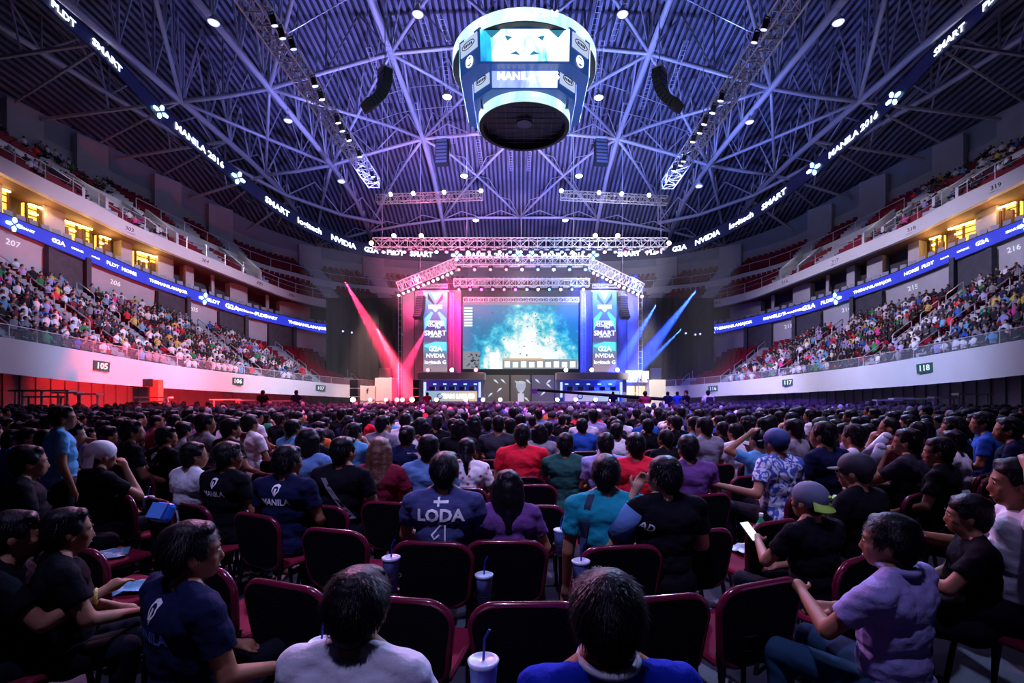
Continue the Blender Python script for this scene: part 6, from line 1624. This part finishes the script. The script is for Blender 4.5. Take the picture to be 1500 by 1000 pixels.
# explicit near rows (positions of the chair backs in the photo)
spots = []
for Y0, xs in ((2.3, (-1.48, -.99, -.48, .03, .54, 1.02, 1.48)), (3.2, None), (4.05, None), (4.9, None)):
    if xs is None:
        xs = [i * .545 + (-.02 if Y0 == 3.2 else .1) for i in range(-6, 8)]
    for X in xs: spots.append((X, row_y(Y0, X), Y0))
seen = []
ordw = {2.3: 'nearest full row', 3.2: 'LODA jersey row', 4.05: 'row beyond the LODA jersey', 4.9: 'second row beyond the LODA jersey'}
for X, y, Y0 in spots:
    px = CX + F * X / y
    if px < 60 or px > 1480: continue
    # snap under a placed person when one sits there
    best = None
    for a, b_ in placed:
        d = math.hypot(a - X, b_ - y)
        if d < .30 and (best is None or d < best[0]): best = (d, a, b_)
    if best: X, y = best[1], best[2]
    if any(math.hypot(X - a, y - b_) < .40 for a, b_ in seen): continue
    seen.append((X, y)); yaw = row_yaw(Y0, X)
    side = 'at centre' if abs(px - 762) < 60 else ('left of centre' if 350 < px < 762 else 'right of centre' if 762 < px < 1150 else 'toward the left edge' if px < 762 else 'toward the right edge')
    g = 'black-backed maroon chair in the %s, %s' % (ordw[Y0], side); chair(X, y, yaw, g, g)
for a, b_ in placed[:48]:
    if b_ > 2.0 and b_ < 7 and not any(math.hypot(a - x, b_ - y) < .4 for x, y in seen):
        if abs(a - at(91, 0, 4.6).x) < .05: continue
        seen.append((a, b_)); chair(a, b_, toward(a, b_), 'chair under one of the nearer seated spectators', 'chairs under the nearer spectators')
for X, y, Y0 in used_seats:
    if y > 8.6 or any(math.hypot(X - a, y - b_) < .42 for a, b_ in seen): continue
    seen.append((X, y)); px = CX + F * X / y; g = 'black-backed chair in the rows behind, %s' % rowname(px)
    if nch < 190: chair(X, y, row_yaw(Y0, X), g, g)
for i_, (px_, py_) in enumerate(((150, 818), (182, 866))):
    Y_ = F * (H - .46) / (py_ - CY); X_ = (px_ - CX) / F * Y_
    chair(X_, Y_, toward(X_, Y_), 'empty chair with %s wrapper on its seat at left' % ('a crumpled cyan', 'the nearer cyan')[i_])
c = chair(at(1060, 0, 1.75).x, 1.62, R(24), 'large maroon chair cut off at the bottom edge right of centre')
print('chairs', nch)

# ---------------------------------------------------------------- cups and litter
M_CUP = mat('blue_white_paper_cup', (.12, .25, .6), .5, noise_amt=.6, nscale=25); M_LID = mat('pale_cup_lid', (.55, .68, .85), .35); M_STRAW = mat('dark_blue_straw', (.01, .02, .25), .4)
def cup(px, py, w, lab, red=False, dome=False, holder=True):
    Y = F * .095 / w; p = at(px, py, Y); r = .0475; h = .17
    c = MB().lathe([(.033, -h), (.045, -.004), (.045, 0)], 20, cap=True).build('drink_cup', mat('red_drink', (.4, .02, .03), .3) if red else mat('dark_coffee_cup', (.05, .03, .04), .2) if dome else M_CUP, smooth=True)
    l = [(r, -.006), (r + .003, .004), (r - .004, .008), (r - .008, .004), (.001, .004)] if not dome else [(r, -.006), (r + .003, .004), (r * .9, .03), (r * .6, .055), (.012, .06), (.001, .06)]
    MB().lathe(l, 24).build('lid', M_LID, c, smooth=True)
    MB().path([(0, 0, .0), (.004, 0, .07), (.02, .0, .10)], .0045, n=6).build('straw', M_STRAW, c)
    c.location = p; tag(c, lab, 'cup')
    if holder:
        hz = p.z - h
        hd_ = MB().tube((p.x, p.y, hz - .004), (p.x, p.y, hz), .045, n=16).tube((p.x, p.y, 0), (p.x, p.y, hz), .012).tube((p.x, p.y, 0), (p.x, p.y, .012), .08, n=12)
        hd_.path([(p.x + .052 * math.cos(a), p.y + .052 * math.sin(a), hz + .07) for a in [2 * PI * i / 16 for i in range(16)]], .005, n=5, closed=True)
        hd_.tube((p.x - .05, p.y, hz), (p.x - .05, p.y, hz + .07), .005, n=4).tube((p.x + .05, p.y, hz), (p.x + .05, p.y, hz + .07), .005, n=4)
        tag(hd_.build('cup_holder', M_LEG), 'slim black stand holding the ' + ' '.join(lab.replace('large ', '').replace('with blue straw ', '').split()[:11]), 'cup holder')
cup(471, 941, 37, 'large lidded cup with blue straw beside the pale grey tee')
cup(708, 968, 44, 'large lidded cup with blue straw between the two nearest boys')
cup(573, 817, 26, 'blue printed cup on the chair row below the LODA jersey')
cup(851, 822, 26, 'lidded cup just above the royal blue sweater head')
cup(930, 939, 32, 'lidded cup at the right shoulder of the royal blue sweater')
cup(509, 750, 17, 'small white cup between the MANILA shirt and black strap man')
cup(724, 768, 19, 'lidded cup right of the LODA jersey')
cup(821, 776, 20, 'open rimmed cup beside the teal tee')
cup(709, 842, 26, 'crushed cup between chairs at centre')
cup(1089, 893, 30, 'clear domed coffee cup with whipped top at lower right', dome=True)
cup(1456, 808, 26, 'red drink with lid held at the right edge', red=True)
cup(217, 728, 15, 'small cup beside the bright blue food tray')
cup(483, 812, 16, 'pale cup lid behind the nearest left chair')
# items
p = at(238, 750, 2.6); o = MB().box((0, 0, 0), (.13, .10, .05)).build('food_tray', mat('bright_blue_plastic', (.02, .15, .7), .3, noise_amt=.2), bevel=.02); o.location = p; o.rotation_euler = (R(60), 0, R(-20)); MB().box((0, 0, .03), (.11, .08, .012)).build('tray_lid', mat('pale_blue_lid', (.1, .3, .8), .3), o); tag(o, 'bright blue plastic food tray held behind the white cap man', 'food tray')
p = at(614, 670, 5.62); o = MB().hexa([V(-.12, -.04, -.1), V(.12, -.04, -.1), V(.12, .04, -.1), V(-.12, .04, -.1)], [V(-.13, -.04, .06), V(.13, -.04, .06), V(.13, .04, .06), V(-.13, .04, .06)]).build('paper_bag', mat('pale_pink_paper', (.6, .5, .55), .7)); MB().path([(-.04, 0, .06), (-.035, 0, .13), (0, 0, .155), (.035, 0, .13), (.04, 0, .06)], .006, n=5).build('handle', M_PRINT, o); o.location = p; tag(o, 'pale paper bag with a loop handle held up in mid crowd', 'bag')
def paper(px, py, z, w, lab, col, seed, yawd=0):
    Y = F * (H - z) / (py - CY); x = (px - CX) / F * Y; r = random.Random(seed); n = 7; b = MB(); vs = []
    for j in range(n):
        for i in range(n): vs.append(V((i / (n - 1) - .5) * w, (j / (n - 1) - .5) * w * .7, r.uniform(0, .035) + .01))
    k = len(vs); vs += [v - V(0, 0, .004) for v in vs]
    b.add(vs, [(j * n + i, j * n + i + 1, (j + 1) * n + i + 1, (j + 1) * n + i) for j in range(n - 1) for i in range(n - 1)] + [(k + j * n + i, k + (j + 1) * n + i, k + (j + 1) * n + i + 1, k + j * n + i + 1) for j in range(n - 1) for i in range(n - 1)])
    o = b.build('crumpled_paper', mat(col + '_paper', {'cyan': (.12, .35, .5), 'white': (.6, .65, .75), 'violet': (.2, .18, .35), 'green': (.05, .4, .25)}[col], .5, noise_amt=.5, nscale=14)); o.location = (x, Y, z); o.rotation_euler = (0, 0, R(yawd)); tag(o, lab, 'paper'); return o
paper(150, 818, .46, .30, 'pale cyan crumpled wrapper on an empty seat at left', 'cyan', 1, 30); paper(182, 866, .46, .28, 'lighter cyan wrapper nearer the camera at left', 'cyan', 2, 10); paper(150, 778, .3, .2, 'violet scrap of cloth on the floor at left', 'violet', 3)
paper(737, 826, .48, .20, 'white green wrapper on the seat at centre row', 'white', 4); paper(1100, 806, .48, .32, 'white sheet spread on a seat right of centre', 'white', 5, 20); paper(1080, 900, .02, .4, 'teal flyer on the floor below the domed cup', 'cyan', 6, 40); paper(1030, 768, .3, .2, 'blue wrapper hanging at the right row', 'cyan', 7)
p = at(1115, 772, 3.3); o = MB().lathe([(.03, -.09), (.033, -.08), (.033, .02), (.012, .06), (.012, .08)], 16, cap=True).build('green_bottle', mat('green_glass_bottle', (.03, .35, .18), .15), smooth=True); MB().lathe([(.014, .075), (.014, .095), (.001, .095)], 12).build('bottle_cap', M_PRINT, o); o.location = p; tag(o, 'small green bottle standing in a chair right of centre', 'bottle')
# clap sticks
for i, (x0, y0, x1, y1) in enumerate(((1268, 668, 1298, 640), (1272, 690, 1290, 655))):
    a, c = at(x0, y0, 4.5), at(x1, y1, 4.4); b = MB(); b.cap(a, c, .045, .045, n=12); tag(b.build('clap_stick', mat('inflated_white', (.65, .7, .85), .3), smooth=True), 'white inflatable clap stick, ' + ('raised one' if i == 0 else 'lower one') + ' held by the child', 'clap stick')

def light(kind, name, loc, tgt, col, power, size=.15, angle=60, blend=.6):
    d = bpy.data.lights.new(name, kind); d.color = col; d.energy = power
    if kind == 'SPOT': d.spot_size = R(angle); d.spot_blend = blend; d.shadow_soft_size = size
    elif kind == 'POINT': d.shadow_soft_size = size
    o = bpy.data.objects.new(name, d); COL.objects.link(o); o.location = loc
    if tgt is not None: o.rotation_euler = (Vector(tgt) - Vector(loc)).to_track_quat('-Z', 'Y').to_euler()
    return o
for c in lamps2: light('POINT', 'stair_lamp', c, None, (.9, .85, 1), 60, .1)
for c in lamps: light('POINT', 'suite_lamp', c, None, (1, .5, .15), 45, .12)
# roof wash from the catwalks
for x, y, c, p in ((-6.5, 38, (.34, .32, 1), 8000), (6.5, 38, (.22, .32, 1), 8000), (-14, 43, (.28, .28, 1), 4800), (14, 43, (.20, .28, 1), 4800), (-5, 54, (.36, .28, 1), 5000), (5, 54, (.22, .28, 1), 5000), (-21, 36, (.2, .24, 1), 500), (21, 36, (.2, .24, 1), 500)):
    light('SPOT', 'roof_uplight', (x, y, 18.2), (x * 1.1, y + 3, 30), c, p, .2, 155, .8)
# added spots without fixtures, to brighten the stage trusses from the front
for x, c, p in ((-9, (1, .25, .45), 11000), (-3, (1, .4, .65), 8000), (4, (.5, .6, 1), 9000), (9, (.75, .7, 1), 10000)):
    light('SPOT', 'truss_fill', (x, 33, 8), (x * .9, 42, 12.8), c, p, .2, 62, .7)
# house spots on the floor crowd and rim light from the catwalks
light('SPOT', 'hall_spot', (-2, -3, 17), (-.1, 4.6, 0), (.50, .46, 1.0), 9000, .3, 24, 1)
light('SPOT', 'hall_spot', (5, 2, 19), (1.0, 9, 0), (.66, .5, 1.0), 11000, .3, 40, 1)
light('SPOT', 'hall_spot', (-5, 8, 19), (-3, 15, 0), (.80, .42, .95), 14000, .3, 60, .9)
light('SPOT', 'hall_spot', (6, 10, 19), (5, 17, 0), (.5, .42, 1.0), 14000, .3, 60, .9)
light('SPOT', 'rim_spot', (-9, 24, 17), (-1.5, 5, 1), (.95, .40, .85), 17000, .25, 42, .9)
light('SPOT', 'rim_spot', (9, 24, 17), (2, 5, 1), (.40, .5, 1.0), 22000, .25, 42, .9)
light('SPOT', 'rim_spot', (0, 27, 14), (0, 14, 1), (.8, .5, 1.0), 9000, .25, 80, .8)
for sx in (-1, 1):
    light('SPOT', 'stand_spot', (sx * 5, 30, 20), (sx * 27, 38, 6), (.80, .70, 1.0), 21000, .3, 62, .8)
    light('SPOT', 'stand_spot', (sx * 3, 20, 20), (sx * 25, 24, 6), (.62, .58, 1.0), 5000, .3, 50, .9)
    light('SPOT', 'fascia_fill', (sx * 4, 24, 12), (sx * 21, 27, 3.2), (.50, .56, 1.0), 14000, .3, 40, 1)  # extra spots put in mid-air to lift the fascia brightness
    light('SPOT', 'fascia_fill', (sx * 4, 30, 12), (sx * 18, 39, 2.4), (.75, .75, 1.0), 11000, .3, 40, 1)
def beam(p0, p1, col, pw, ang=5): light('SPOT', 'beam_spot', p0, p1, col, pw, .05, ang, .6)
beam(at(505, 412, 42), at(582, 545, 42.5), (1, .03, .12), 420000, 14)
beam(at(550, 478, 42), at(606, 585, 42.5), (1, .12, .2), 252000, 16)
beam(at(624, 482, 43), at(580, 568, 42), (1, .03, .15), 180000, 17)
beam(at(1020, 425, 42), at(900, 578, 42.5), (.02, .06, 1), 1020000, 11)
beam(at(962, 445, 42), at(898, 550, 43), (.02, .06, 1), 780000, 12)
beam(at(1000, 480, 42), at(915, 565, 43), (.05, .16, 1), 360000, 8)
beam(at(933, 428, 42), at(950, 560, 42.5), (1, .85, .5), 156000, 24)
for px, col, p in ((610, (1, .02, .22), 11000), (655, (1, .02, .30), 11000), (690, (1, .03, .2), 2200), (845, (.03, .06, 1), 12000), (880, (.02, .05, 1), 18000), (930, (.02, .06, 1), 18000)):
    light('SPOT', 'set_wash', at(px, 400, 41.5), at(px, 500, 46), col, p, .2, 60, .8)
light('SPOT', 'deck_wash', at(762, 380, 39), at(762, 575, 42.5), (1, .85, .8), 3800, .3, 60, .8)
for sx, px, q in ((-1, 540, (1, .6, .6)), (1, 945, (1, .9, .85))):
    light('SPOT', 'portal_wash', at(px, 430, 36), at(px, 570, 43), q, 8000, .3, 38, .8)
light('SPOT', 'crowd_magenta', (-5, 14, 12), (-4, 21, 1), (1, .05, .40), 16000, .3, 80, .9)
light('SPOT', 'crowd_red', (-10, 14, 11), (-11, 21, 1), (1, .06, .10), 6000, .3, 70, .9)
light('SPOT', 'crowd_blue', (5, 14, 12), (6, 21, 1), (.22, .10, 1), 24000, .3, 85, .9)
light('SPOT', 'wall_red', (-15, 23, 1.0), (-21, 27.5, .9), (1, .02, .02), 9000, .2, 95, .7)
light('SPOT', 'wall_pink', (-12, 27, 7), (-20.4, 29.5, 2.9), (1, .08, .2), 3000, .2, 26, 1)
light('SPOT', 'wall_violet', (12, 33, 3), (18, 40, 1.2), (.25, .05, 1), 1600, .2, 80, .7)
cam_d = bpy.data.cameras.new('camera'); cam = bpy.data.objects.new('camera', cam_d); COL.objects.link(cam)
cam.location = (0, 0, H); cam.rotation_euler = (R(90), 0, 0)
cam_d.sensor_width = 36; cam_d.lens = 36 * F / 1500; cam_d.shift_x = (750 - CX) / 1500; cam_d.shift_y = (CY - 500) / 1500
cam_d.clip_start = 0.05; cam_d.clip_end = 400
scene.camera = cam
w = bpy.data.worlds.new('w'); scene.world = w; w.use_nodes = True
w.node_tree.nodes['Background'].inputs[0].default_value = (0.10, 0.09, 0.35, 1); w.node_tree.nodes['Background'].inputs[1].default_value = 0.02
scene.view_settings.view_transform = 'Standard'; scene.view_settings.look = 'None'; scene.view_settings.exposure = 0; scene.view_settings.gamma = 1
scene.view_settings.use_curve_mapping = False
scene.cycles.max_bounces = 5; scene.cycles.diffuse_bounces = 2; scene.cycles.glossy_bounces = 2; scene.cycles.volume_bounces = 0; scene.cycles.transparent_max_bounces = 8
scene.cycles.use_denoising = True; scene.cycles.sample_clamp_indirect = 4; scene.cycles.sample_clamp_direct = 0
scene.cycles.use_light_tree = True
